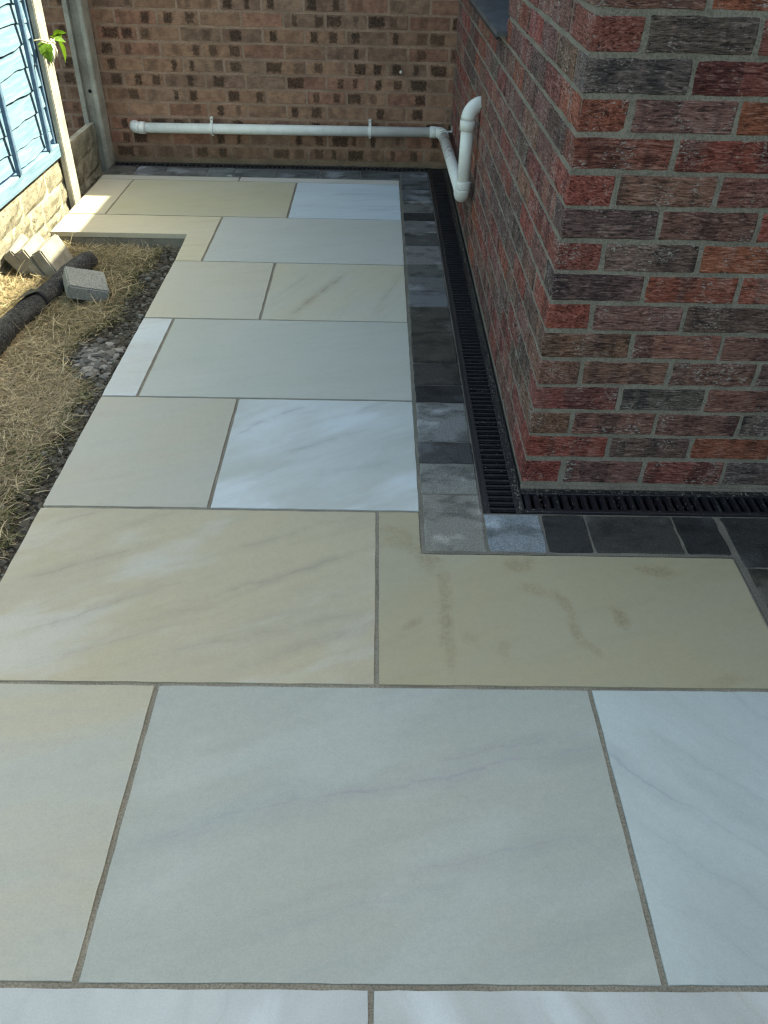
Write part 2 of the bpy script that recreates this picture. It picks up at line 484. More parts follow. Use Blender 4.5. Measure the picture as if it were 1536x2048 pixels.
# ---- paving: bed of jointing mortar, slabs as pieces
bm = bmesh.new()
bed_pts = [(-1.302, -4.0), (3.6, -4.0), (3.6, -0.118), (-0.118, -0.118), (-0.118, 3.104), (-1.968, 3.104), (-1.962, 2.003), (-1.318, 2.003), (-1.302, 1.66)]
prism(bm, bed_pts, -0.10, -0.0035)
patio = tag(put('patio', bm_mesh(bm, 'patio_bed'), MAT['joint']), kind='structure')

TAN, GREY, GREEN, WHITE = (0.365, 0.335, 0.262), (0.345, 0.345, 0.310), (0.300, 0.285, 0.205), (0.50, 0.515, 0.515)
def slab(pts, mat, z=0.0, t=0.022):
    cx = sum(p[0] for p in pts) / len(pts); cy = sum(p[1] for p in pts) / len(pts)
    fine = []
    for i, p in enumerate(pts):
        q_ = pts[(i + 1) % len(pts)]
        ln = math.hypot(q_[0] - p[0], q_[1] - p[1]); n_ = max(1, int(ln / 0.035))
        for k in range(n_):
            t_ = k / n_; j_ = 0.0 if k == 0 else rnd.uniform(-0.0010, 0.0007)
            nx_, ny_ = (q_[1] - p[1]) / ln, -(q_[0] - p[0]) / ln
            fine.append((p[0] + (q_[0] - p[0]) * t_ + nx_ * j_, p[1] + (q_[1] - p[1]) * t_ + ny_ * j_))
    pts = fine
    bm = bmesh.new()
    prism(bm, [(x - cx, y - cy) for x, y in pts], -t, 0)
    bmesh.ops.bevel(bm, geom=[e for e in bm.edges if all(abs(v.co.z) < 1e-6 for v in e.verts)], offset=0.0014, segments=1, affect='EDGES')
    tilt = (rnd.uniform(-0.0008, 0.0008), rnd.uniform(-0.0008, 0.0008), 0)
    return put('paving_slab', bm_mesh(bm, 'paving_slab'), mat, patio, (cx, cy, z + rnd.uniform(-0.0006, 0.0006)), tilt)
def rect(x0, x1, y0, y1):
    j = lambda: rnd.uniform(-0.0008, 0.0008)
    return [(x0 + j(), y0 + j()), (x1 + j(), y0 + j()), (x1 + j(), y1 + j()), (x0 + j(), y1 + j())]

SL = [
 # pts, material arguments
 (rect(-1.305, -0.415, -1.905, -1.311), dict(a=(0.40, 0.42, 0.42), b=(0.47, 0.49, 0.49), vein=0.35, ang=80, vscale=5, cloud=0.5)),
 (rect(-0.405, 0.495, -1.905, -1.311), dict(a=(0.39, 0.40, 0.39), b=(0.46, 0.48, 0.48), vein=0.5, ang=-60, vscale=5, cloud=0.5, veincol=(0.33, 0.30, 0.24))),
 (rect(0.505, 1.405, -1.905, -1.311), dict(a=GREY, b=(0.40, 0.40, 0.37))),
 (rect(-1.305, -0.871, -1.301, -0.721), dict(a=(0.415, 0.380, 0.290), b=(0.385, 0.385, 0.345), vein=0.2, ang=10)),
 (rect(-0.861, 0.043, -1.301, -0.721), dict(a=(0.343, 0.362, 0.332), b=(0.362, 0.370, 0.330), vein=0.30, ang=16, vscale=3.1, veincol=(0.245, 0.252, 0.280), cloud=0.10, lines=((0.209, 0.055, -0.30, 0.46, 0.95, 0.0045), (0.215, 0.085, 0.12, 0.46, 0.7, 0.004), (0.396, 0.105, -0.45, -0.14, 0.55, 0.004), (0.218, -0.128, 0.02, 0.42, 0.55, 0.004), (0.30, -0.169, -0.2, 0.15, 0.45, 0.004), (0.22, 0.245, -0.05, 0.3, 0.35, 0.004)))),
 (rect(0.053, 0.953, -1.301, -0.721), dict(a=(0.385, 0.425, 0.420), b=(0.435, 0.480, 0.480), vein=0.75, ang=-46, vscale=3.6, veincol=(0.27, 0.30, 0.32), cloud=0.35, cloudcol=(0.50, 0.56, 0.57))),
 (rect(0.963, 1.863, -1.301, -0.721), dict(a=TAN, b=GREY)),
 (rect(-1.308, -0.410, -0.711, -0.119), dict(a=(0.425, 0.375, 0.270), b=(0.400, 0.360, 0.275), lines=((0.514, 0.220, -0.45, -0.10, 0.9, 0.0045), (0.572, 0.026, -0.36, -0.06, 0.85, 0.0045), (0.465, -0.057, 0.0, 0.40, 1.0, 0.0045), (0.48, -0.118, -0.32, 0.03, 0.7, 0.004), (0.30, -0.215, -0.05, 0.45, 0.6, 0.004), (0.509, 0.435, -0.45, -0.25, 0.8, 0.004), (0.41, -0.314, 0.2, 0.45, 0.7, 0.004), (0.45, 0.10, 0.05, 0.42, 0.6, 0.004), (0.5, 0.33, -0.3, -0.02, 0.5, 0.003)), vein=0.35, ang=24, vscale=5.0, veincol=(0.265, 0.240, 0.200), cloud=0.55, cloudcol=(0.50, 0.49, 0.46))),
 ([(-0.400, -0.711), (0.500, -0.711), (0.501, -0.289), (-0.294, -0.289), (-0.294, -0.119), (-0.400, -0.119)],
  dict(a=(0.360, 0.320, 0.215), b=(0.350, 0.322, 0.235), stains=((-0.178, -0.06, 0.020, 0.13, 0, 0.55), (-0.180, -0.20, 0.018, 0.13, 1, 0.5), (-0.210, 0.06, 0.026, 0.055, 12, 0.75), (-0.285, 0.150, 0.055, 0.050, 0, 0.55), (-0.25, 0.11, 0.03, 0.04, 40, 0.5), (0.018, 0.050, 0.045, 0.035, 10, 0.7), (0.047, -0.045, 0.050, 0.022, -30, 0.55), (0.105, -0.09, 0.016, 0.055, 20, 0.65), (0.114, -0.165, 0.014, 0.045, 5, 0.65), (0.140, -0.225, 0.014, 0.040, 30, 0.6), (0.229, -0.125, 0.020, 0.040, 14, 0.95), (0.355, 0.032, 0.055, 0.021, -8, 0.9), (-0.26, -0.16, 0.030, 0.012, 40, 0.6), (-0.13, -0.20, 0.02, 0.03, 30, 0.4), (-0.054, -0.237, 0.02, 0.03, 0, 0.4), (0.407, -0.32, 0.06, 0.015, 10, 0.4)))),
 (rect(-1.305, -0.866, -0.109, 0.470), dict(a=(0.375, 0.350, 0.290), b=(0.370, 0.358, 0.315), vein=0.08)),
 (rect(-0.856, -0.293, -0.109, 0.470), dict(a=(0.385, 0.405, 0.385), b=(0.45, 0.48, 0.485), lines=((0.90, 0.315, -0.29, -0.02, 1.0, 0.006), (0.522, 0.039, -0.14, 0.14, 0.85, 0.005), (0.406, -0.130, -0.05, 0.28, 0.6, 0.005), (0.9, 0.02, -0.28, -0.04, 0.5, 0.004), (0.55, 0.16, -0.05, 0.2, 0.6, 0.004)), vein=0.35, ang=34, vscale=4.2, veincol=(0.28, 0.28, 0.28), cloud=0.75, cloudcol=(0.56, 0.61, 0.645))),
 (rect(-1.305, -1.195, 0.480, 1.067), dict(a=(0.40, 0.40, 0.385), b=(0.44, 0.465, 0.475), vein=0.7, ang=10, vscale=5, veincol=(0.34, 0.29, 0.25), cloud=0.5, cloudcol=(0.50, 0.53, 0.55))),
 (rect(-1.185, -0.293, 0.480, 1.067), dict(a=(0.335, 0.345, 0.310), b=(0.350, 0.355, 0.325), vein=0.06)),
 (rect(-1.305, -0.867, 1.077, 1.655), dict(a=(0.385, 0.360, 0.290), b=(0.380, 0.365, 0.315), vein=0.10)),
 (rect(-0.857, -0.293, 1.077, 1.655), dict(a=(0.385, 0.360, 0.285), b=(0.375, 0.370, 0.320), vein=0.25, ang=64, vscale=2.6, veincol=(0.21, 0.16, 0.10), lines=((2.2, 0.134, -0.21, 0.04, 1.0, 0.006), (3.5, -0.75, 0.14, 0.30, 0.5, 0.006), (2.0, 0.42, -0.28, -0.08, 0.45, 0.005)))),
 ([(-1.305, 1.665), (-1.192, 1.665), (-1.192, 2.255), (-1.957, 2.257), (-1.957, 2.0), (-1.314, 2.0)], dict(a=(0.40, 0.365, 0.275), b=(0.41, 0.375, 0.300), vein=0.35, ang=18, vscale=6, veincol=(0.31, 0.26, 0.19))),
 (rect(-1.182, -0.293, 1.665, 2.255), dict(a=(0.335, 0.345, 0.325), b=(0.345, 0.355, 0.340))),
 (rect(-1.957, -1.777, 2.267, 2.853), dict(a=(0.375, 0.350, 0.280), b=(0.370, 0.350, 0.290))),
 (rect(-1.767, -0.869, 2.265, 2.853), dict(a=(0.335, 0.320, 0.235), b=(0.345, 0.330, 0.260))),
 (rect(-0.859, -0.294, 2.265, 2.853), dict(a=(0.36, 0.42, 0.46), b=(0.42, 0.48, 0.53), vein=0.8, ang=6, vscale=4, veincol=(0.27, 0.33, 0.38), cloud=0.5, cloudcol=(0.52, 0.57, 0.62))),
 (rect(-1.960, -1.196, 2.863, 2.934), dict(a=(0.36, 0.345, 0.30), b=GREY)),
 (rect(-1.186, -0.294, 2.863, 2.934), dict(a=(0.38, 0.36, 0.33), b=(0.42, 0.41, 0.39))),
]
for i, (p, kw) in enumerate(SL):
    far_lift = 1.34 if p[0][1] > 1.6 else 1.24 if p[0][1] > 0.4 else (1.10 if p[0][1] > -0.12 else 1.0)  # light put into base colours: slabs further back paled to offset deeper shade
    kw['a'] = tuple(min(0.72, c * far_lift) for c in kw['a']); kw['b'] = tuple(min(0.72, c * far_lift) for c in kw['b'])
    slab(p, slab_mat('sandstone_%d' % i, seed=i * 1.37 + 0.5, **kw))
plain = slab_mat('sandstone_plain', a=TAN, b=GREY)
plain2 = slab_mat('sandstone_pale', a=GREY, b=(0.43, 0.44, 0.44), vein=0.3, ang=25, cloud=0.3)
for r_i, (y0, y1) in enumerate(((-2.505, -1.915), (-3.105, -2.515), (-3.99, -3.115))):
    x = -1.305 - (0 if r_i % 2 else 0.0)
    first = 0.45 if r_i % 2 == 0 else 0.9
    k = 0
    while x < 3.0:
        w = first if k == 0 else 0.9
        slab(rect(x, x + w, y0, y1), plain if (k + r_i) % 2 else plain2)
        x += w + 0.01; k += 1
slab(rect(1.415, 2.315, -1.905, -1.311), plain)
slab(rect(1.873, 2.773, -1.301, -0.721), plain2)

# ---- paver border beside the drains
bm = bmesh.new()
prism(bm, [(-0.292, -0.2865), (0.507, -0.2865), (0.507, -0.716), (1.70, -0.716), (1.70, -0.1185), (-0.1185, -0.1185), (-0.1185, 3.1035), (-1.968, 3.1035), (-1.968, 2.936), (-0.292, 2.936)], -0.09, 0.0005)
border = tag(put('paver_border', bm_mesh(bm, 'paver_bed'), MAT['joint_dark']), kind='structure')
def paver(x0, x1, y0, y1, col):
    gx = 0.0022
    w, d = x1 - x0 - 2 * gx, y1 - y0 - 2 * gx
    bm = bmesh.new()
    add_box(bm, -w / 2, w / 2, -d / 2, d / 2, -0.05, 0.0)
    bmesh.ops.subdivide_edges(bm, edges=[e for e in bm.edges if abs(e.verts[0].co.z - e.verts[1].co.z) < 0.01], cuts=4, use_grid_fill=True)
    bmesh.ops.bevel(bm, geom=[e for e in bm.edges if len(e.link_faces) == 2 and e.calc_face_angle(0) > 0.5], offset=0.0045, segments=1, affect='EDGES')
    for v in bm.verts:
        v.co.x += rnd.uniform(-0.0021, 0.0021); v.co.y += rnd.uniform(-0.0021, 0.0021)
        if v.co.z > -0.01: v.co.z += rnd.uniform(-0.0006, 0.0006)
    if max(col) > 0.055: col = tuple(c * 1.22 for c in col)
    return put('paver', bm_mesh(bm, 'paver'), MAT['paver'], border, ((x0 + x1) / 2, (y0 + y1) / 2, 0.0045 + rnd.uniform(-0.001, 0.001)), (rnd.uniform(-0.004, 0.004), rnd.uniform(-0.004, 0.004), rnd.uniform(-0.004, 0.004)), col)
LG, MG, DG, BK, BL = (0.135, 0.13, 0.118), (0.092, 0.092, 0.090), (0.040, 0.037, 0.034), (0.020, 0.020, 0.021), (0.125, 0.140, 0.155)
for y0, y1, c in ((-0.279, -0.036, LG), (-0.036, 0.113, (0.125, 0.125, 0.118)), (0.113, 0.229, (0.042, 0.042, 0.043)), (0.229, 0.462, (0.115, 0.117, 0.118)), (0.462, 0.579, BK), (0.579, 0.738, (0.036, 0.033, 0.031)), (0.738, 0.977, (0.040, 0.036, 0.032)),
                  (0.977, 1.213, (0.045, 0.041, 0.037)), (1.213, 1.362, (0.085, 0.088, 0.096)), (1.362, 1.523, (0.075, 0.077, 0.080)), (1.523, 1.666, (0.062, 0.063, 0.062)), (1.666, 1.896, (0.105, 0.104, 0.108)), (1.896, 2.072, (0.050, 0.050, 0.050)),
                  (2.072, 2.247, (0.090, 0.088, 0.090)), (2.247, 2.370, BK), (2.370, 2.558, (0.085, 0.083, 0.08)), (2.558, 2.752, (0.062, 0.066, 0.070)), (2.752, 2.938, (0.058, 0.062, 0.066)), (2.938, 3.102, (0.07, 0.072, 0.077))):
    paver(-0.284, -0.120, y0, y1, c)
for x0, x1, c in ((-0.120, 0.034, BL), (0.034, 0.153, (0.024, 0.025, 0.025)), (0.153, 0.389, (0.036, 0.034, 0.032)), (0.389, 0.508, (0.019, 0.0195, 0.020))):
    paver(x0, x1, -0.279, -0.121, c)
for cx0, ysplit in ((0.522, (-0.705, -0.56, -0.327, -0.122)), (0.690, (-0.705, -0.47, -0.24, -0.122)), (0.858, (-0.705, -0.56, -0.327, -0.122)), (1.026, (-0.705, -0.47, -0.24, -0.122)), (1.194, (-0.705, -0.56, -0.327, -0.122)), (1.362, (-0.705, -0.47, -0.24, -0.122)), (1.53, (-0.705, -0.56, -0.327, -0.122))):
    for a, b in zip(ysplit, ysplit[1:]):
        paver(cx0, cx0 + 0.166, a, b, rnd.choice(((0.040, 0.037, 0.030), DG, (0.024, 0.024, 0.024))))
bx = [-1.966, -1.800, -1.628, -1.389, -1.235, -0.988, -0.745, -0.515, -0.284]
for i, (a, b) in enumerate(zip(bx, bx[1:])):
    paver(a, b, 2.938, 3.102, ((0.062, 0.060, 0.057), (0.088, 0.093, 0.10), (0.075, 0.078, 0.080), (0.095, 0.105, 0.11), (0.072, 0.076, 0.080), (0.064, 0.069, 0.074), (0.074, 0.078, 0.082), (0.060, 0.064, 0.068))[i])

# ================================================================== HOUSE
BZ = 0.028          # underside of the first course
def brick_mesh(name, L=0.2150, D=0.1025, H=0.0660, seed=0):
    """full brick, origin at its centre; long face cut in cells, arrises rough"""
    r_ = random.Random(seed)
    bm = bmesh.new()
    add_box(bm, -L / 2, L / 2, -D / 2, D / 2, -H / 2, H / 2)
    bmesh.ops.subdivide_edges(bm, edges=[e for e in bm.edges if abs(e.verts[0].co.x - e.verts[1].co.x) > 0.05], cuts=6, use_grid_fill=True)
    bmesh.ops.subdivide_edges(bm, edges=[e for e in bm.edges if abs(e.verts[0].co.z - e.verts[1].co.z) > 0.05], cuts=1, use_grid_fill=True)
    bmesh.ops.bevel(bm, geom=[e for e in bm.edges if len(e.link_faces) == 2 and e.calc_face_angle(0) > 0.5], offset=0.0032, segments=1, affect='EDGES')
    for v in bm.verts:
        out = abs(v.co.z) > H / 2 - 0.006
        v.co += Vector((r_.uniform(-0.0020, 0.0020), r_.uniform(-0.0009, 0.0009), (r_.uniform(-0.0018, 0.0016) * (1 if v.co.z > 0 else -1)) if out else r_.uniform(-0.001, 0.001)))
    return bm_mesh(bm, name)
BM = [brick_mesh('brick', seed=s) for s in range(10)]
for b in BM: b.materials.append(MAT['brick'])
BH = [brick_mesh('half_brick', L=0.1025, seed=50 + s) for s in range(3)]
for b in BH: b.materials.append(MAT['brick'])

def pxarea(p, w=0.215, side=False):
    """rough size in the picture, 0 when outside"""
    d = Vector(p) - CAM
    z = d.dot(_f)
    if z < 0.1: return 0
    u_ = 768 + FPX * d.dot(_r) / z; v_ = 1024 - FPX * d.dot(_u) / z
    if u_ < -60 or u_ > 1600 or v_ < -40 or v_ > 2100: return 0
    n = abs(d.normalized().x if side else d.normalized().y)
    return n / (z * z)

house = tag(empty('brick_house', (0, 0, 0)), 'house corner of red and dark multi bricks with pale grey mortar beside the drain', 'house')
HH = 2.14
WY0, WY1, WZ0, WZ1 = 1.195, 2.60, 0.953, 1.95
# core of the walls: mortar face sits behind the brick faces
bm = bmesh.new()
REC = 0.0022
def core(x0, x1, y0, y1, z0, z1): add_box(bm, x0, x1, y0, y1, z0, z1)
core(REC, 4.0, REC, 0.30, -0.10, HH)                              # front wall
core(REC, 0.30, 0.3002, WY0, -0.10, HH)
core(REC, 0.30, WY0 + 0.0002, WY1, -0.10, WZ0 - 0.002)
core(REC, 0.30, WY0 + 0.0002, WY1, WZ1, HH)
core(REC, 0.30, WY1 + 0.0002, 3.190, -0.10, HH)
hw = put('wall', bm_mesh(bm, 'wall_core'), MAT['mortar'], house)
bm = bmesh.new(); add_box(bm, -0.0005, 4.02, -0.0005, 3.19, HH + 0.001, HH + 0.06)
put('roof', bm_mesh(bm, 'roof'), simple('roof_felt', (0.06, 0.06, 0.065, 1)), house)
# taller main part of the house further right, with its own plain brick walls and eaves
MX, MH = 3.20, 6.00
bm = bmesh.new(); add_box(bm, MX, 8.0, -7.0, -0.0005, -0.10, MH); add_box(bm, MX + 0.001, 8.0, 0.0, 3.189, HH + 0.062, MH)
put('main_wall', bm_mesh(bm, 'main_wall'), MAT['main_wall'], house)
bm = bmesh.new(); prism(bm, [(MX - 0.02, -7.02), (8.02, -7.02), (8.02, 3.195), (MX - 0.02, 3.195)], MH + 0.001, MH + 0.05)
put('main_roof', bm_mesh(bm, 'main_roof'), simple('roof_tiles', (0.09, 0.06, 0.05, 1)), house)
# mortar bed showing under the first course
bm = bmesh.new()
add_box(bm, -0.002, 2.5, -0.006, 0.0042, -0.02, BZ - 0.017)
put('mortar_bed', bm_mesh(bm, 'mortar_bed'), MAT['mortar'], house)

RED, RDK, ORG, PUR, DRK, BRN, GRY, PNK = (0.225, 0.060, 0.046), (0.185, 0.058, 0.048), (0.250, 0.080, 0.050), (0.165, 0.078, 0.066), (0.120, 0.072, 0.062), (0.190, 0.094, 0.068), (0.100, 0.076, 0.068), (0.210, 0.088, 0.070)
FR = {0: [RED, PUR, RDK, GRY], 1: [RED, DRK, ORG, PUR], 2: [BRN, PUR, PUR, GRY], 3: [RDK, GRY, PNK], 4: [BRN, BRN, PUR, DRK], 5: [BRN, PNK, PUR], 6: [RED, PUR, DRK], 7: [DRK, ORG, ORG], 8: [RDK, DRK, ORG],
      9: [DRK, PUR, RED], 10: [RED, BRN, PNK], 11: [RDK, RED, PUR], 12: [ORG, PUR, ORG], 13: [GRY, RDK, DRK], 14: [RDK, GRY, RDK], 15: [BRN, ORG, PUR], 16: [PUR, RED, DRK], 17: [RED, DRK, ORG]}
pal = [RED, RDK, RDK, ORG, PUR, PUR, PUR, DRK, DRK, BRN, PNK]
cand = []   # (size, centre, rotz, half?, colour, extra)
for k in range(31):
    zc = BZ + 0.005 + 0.0325 + 0.075 * k
    if zc > HH - 0.03: break
    even = (k % 2 == 0)
    row = FR.get(k, [])
    # front face
    x = 0.0
    if even:
        cand.append((9 - 0.1 * k, (0.05125, 0.1075, zc), math.pi / 2, 'S', row[0] if row else rnd.choice(pal))); x = 0.1125; i = 1
    else:
        cand.append((9 - 0.1 * k, (0.1075, 0.05125, zc), 0.0, 'F', row[0] if row else rnd.choice(pal))); x = 0.225; i = 1
    while x < 3.9:
        c = row[i] if i < len(row) else rnd.choice(pal)
        p = (x + 0.1075, 0.05125, zc)
        cand.append((pxarea((x + 0.05, 0, zc)), p, 0.0, 'F', c)); x += 0.225; i += 1
    # side face
    y = 0.225 if even else 0.1125
    while y < 3.05:
        p = (0.05125, y + 0.1075, zc)
        y0, y1 = y, y + 0.215
        inwin = zc > WZ0 - 0.02 and zc < WZ1
        if inwin and y1 > WY0 + 0.06 and y0 < WY1 - 0.06:
            if y0 < WY0 - 0.06:
                cand.append((pxarea((0, y + 0.05, zc), side=True), (0.05125, y + 0.05125, zc), math.pi / 2, 'H', rnd.choice(pal)))
        else:
            cand.append((pxarea((0, y + 0.1, zc), side=True), p, math.pi / 2, 'S', rnd.choice(pal)))
        y += 0.225
cand.sort(key=lambda c: -c[0])
joined = bmesh.new()
for n_i, (a, p, rz, kind, col) in enumerate(cand):
    jit = (p[0] + (rnd.uniform(-0.0008, 0.0008)), p[1] + rnd.uniform(-0.0008, 0.0008), p[2] + rnd.uniform(-0.0012, 0.0012))
    rot = (rnd.uniform(-0.004, 0.004), rnd.uniform(-0.006, 0.006), rz + rnd.uniform(-0.004, 0.004) + (math.pi if rnd.random() < 0 else 0))
    mesh = rnd.choice(BH) if kind == 'H' else rnd.choice(BM)
    if n_i < 300 and a > 0:
        t = rnd.uniform(0.86, 1.14)
        ob = put('brick', mesh, None, house, jit, rot, (col[0] * t, col[1] * t * rnd.uniform(0.95, 1.08), col[2] * t * rnd.uniform(0.95, 1.08)))
        if p[2] < 0.1: ob.scale.z = 1.15; ob.location.z -= 0.006
    else:
        st = len(joined.verts)
        joined.from_mesh(mesh)
        joined.verts.ensure_lookup_table()
        mt = Matrix.Translation(jit) @ Matrix.Rotation(rz, 4, 'Z')
        bmesh.ops.transform(joined, matrix=mt, verts=joined.verts[st:])
jm = bm_mesh(joined, 'brickwork'); jm.materials.clear()
tag(put('brickwork', jm, MAT['brick_j'], house), kind='stuff')

# window: slate-coloured tile sill, frame, glass
sillm = M('slate_tile', 0.42, 0.5)
_v = sillm.tc()
sillm.done(sillm.mix(sillm.mr(sillm.noise(sillm.mapping(_v, (8, 2, 1)), 4, 4), 0.35, 0.65), (0.050, 0.055, 0.066, 1), (0.085, 0.092, 0.105, 1)), sillm.bump(sillm.noise(_v, 40, 4), 0.15, 0.002))
bm = bmesh.new()
sv = add_box(bm, -0.036, 0.115, WY0 - 0.0035, WY1 - 0.003, WZ0, WZ0 + 0.015)
for v in bm.verts:
    if v.co.x < 0: v.co.z -= 0.004
put('window_sill', bm_mesh(bm, 'window_sill'), sillm.m, house)
bm = bmesh.new(); add_box(bm, -0.0362, -0.028, WY0 - 0.0030, WY1 - 0.0035, WZ0 - 0.0125, WZ0 - 0.0045)
put('sill_drip_edge', bm_mesh(bm, 'sill_edge'), simple('dark_edge', (0.018, 0.018, 0.02, 1), 0.5), house)
win = put('window', box_mesh('window_frame', 0.115, 0.17, WY0, WY0 + 0.06, WZ0 + 0.0155, WZ1 - 0.001, 0.004), simple('grey_frame', (0.06, 0.065, 0.07, 1), 0.4), house)
put('frame', box_mesh('window_frame', 0.115, 0.17, WY1 - 0.06, WY1 - 0.0005, WZ0 + 0.0155, WZ1 - 0.001, 0.004), simple('grey_frame_b', (0.06, 0.065, 0.07, 1), 0.4), win)
put('frame', box_mesh('window_frame', 0.116, 0.169, WY0 + 0.0605, WY1 - 0.0605, WZ0 + 0.0155, WZ0 + 0.075, 0.004), simple('grey_frame_c', (0.06, 0.065, 0.07, 1), 0.4), win)
put('frame', box_mesh('window_frame', 0.116, 0.169, WY0 + 0.0605, WY1 - 0.0605, WZ1 - 0.06, WZ1 - 0.002, 0.004), simple('grey_frame_d', (0.06, 0.065, 0.07, 1), 0.4), win)
gl = M('window_glass', 0.05, 0.5)
gl.b.inputs['Base Color'].default_value = (0.02, 0.025, 0.03, 1)
put('pane', box_mesh('pane', 0.138, 0.146, WY0 + 0.0605, WY1 - 0.0605, WZ0 + 0.0755, WZ1 - 0.0605), gl.m, win)

# ================================================================== BUILDING AT THE BACK
BY = 3.196
back = tag(empty('garage_building', (-1, BY, 0)), 'building with weathered buff brown brick wall with dark square marks behind the white pipe', 'building')
back.location = (0, 0, 0)
bm = bmesh.new(); add_box(bm, -6.0, 3.9, BY + 0.0016, BY + 0.30, -0.12, HH)
put('wall', bm_mesh(bm, 'wall_core'), MAT['mortar_b'], back)
bm = bmesh.new(); add_box(bm, -6.02, 3.95, BY - 0.0005, BY + 3.0, HH + 0.0305, HH + 0.0625)
put('roof', bm_mesh(bm, 'roof'), simple('roof_felt_b', (0.06, 0.06, 0.065, 1)), back)
BB = [brick_mesh('buff_brick', seed=100 + s) for s in range(8)]
for b in BB: b.materials.append(MAT['buff'])
BUF, BRR, BDK, BGR = (0.275, 0.162, 0.112), (0.275, 0.145, 0.104), (0.215, 0.132, 0.098), (0.240, 0.152, 0.110)
joined = bmesh.new()
bricks = []
for k in range(-1, 36):
    z1 = 0.776 + 0.75 - 0.075 * k + 0.075 * 12      # top of course, counted down
    zc = z1 - 0.0375
    if zc > HH - 0.03 or zc < 0.02: continue
    # the course just above 0.251 has a joint at x = -0.033
    kk = round((zc - 0.2885) / 0.075)
    x = -0.0327 + (0.1125 if kk % 2 else 0.0) + 0.225 * 3
    while x > -4.5:
        bricks.append((x - 0.1125, zc)); x -= 0.225
bricks.sort(key=lambda b: -pxarea((b[0], BY, b[1])))
for n_i, (xc, zc) in enumerate(bricks):
    vis = -2.75 < xc < 0.1 and zc < 1.0
    p = (xc + rnd.uniform(-0.001, 0.001), BY + 0.05125 + rnd.uniform(-0.0008, 0.0008), zc + rnd.uniform(-0.001, 0.001))
    if vis and n_i < 300:
        col = rnd.choice((BUF, BUF, BUF, BRR, BDK, BGR)); t = rnd.uniform(0.88, 1.12)
        o = put('brick', rnd.choice(BB), None, back, p, (0, rnd.uniform(-0.004, 0.004), rnd.uniform(-0.003, 0.003)), tuple(c * t for c in col))
        plain_one = rnd.random() < 0.15
        o['mark_one_at'] = rnd.uniform(-0.075, -0.03); o['mark_one_half'] = rnd.choice((0.014, 0.018, 0.021, 0.024, 0.030, 0.044)); o['mark_one_depth'] = 0.0 if plain_one else rnd.choice((0.35, 0.75, 0.9, 0.95))
        o['mark_two_at'] = rnd.uniform(0.03, 0.08); o['mark_two_half'] = rnd.choice((0.013, 0.018, 0.022, 0.028)); o['mark_two_depth'] = 0.0 if plain_one else rnd.choice((0.0, 0.5, 0.85, 0.95))
    else:
        st = len(joined.verts)
        joined.from_mesh(rnd.choice(BB)); joined.verts.ensure_lookup_table()
        bmesh.ops.translate(joined, vec=p, verts=joined.verts[st:])
jm = bm_mesh(joined, 'brickwork'); jm.materials.clear()
tag(put('brickwork', jm, MAT['buff_j'], back), kind='stuff')
bm = bmesh.new(); tube(bm, [(-0.293, BY - 0.012, 0.504), (-0.293, BY - 0.006, 0.5045), (-0.293, BY + 0.02, 0.505)], [0.004, 0.0085, 0.0085], 10)
put('wall_plug', bm_mesh(bm, 'wall_plug'), simple('white_plug', (0.62, 0.58, 0.52, 1), 0.5), back)

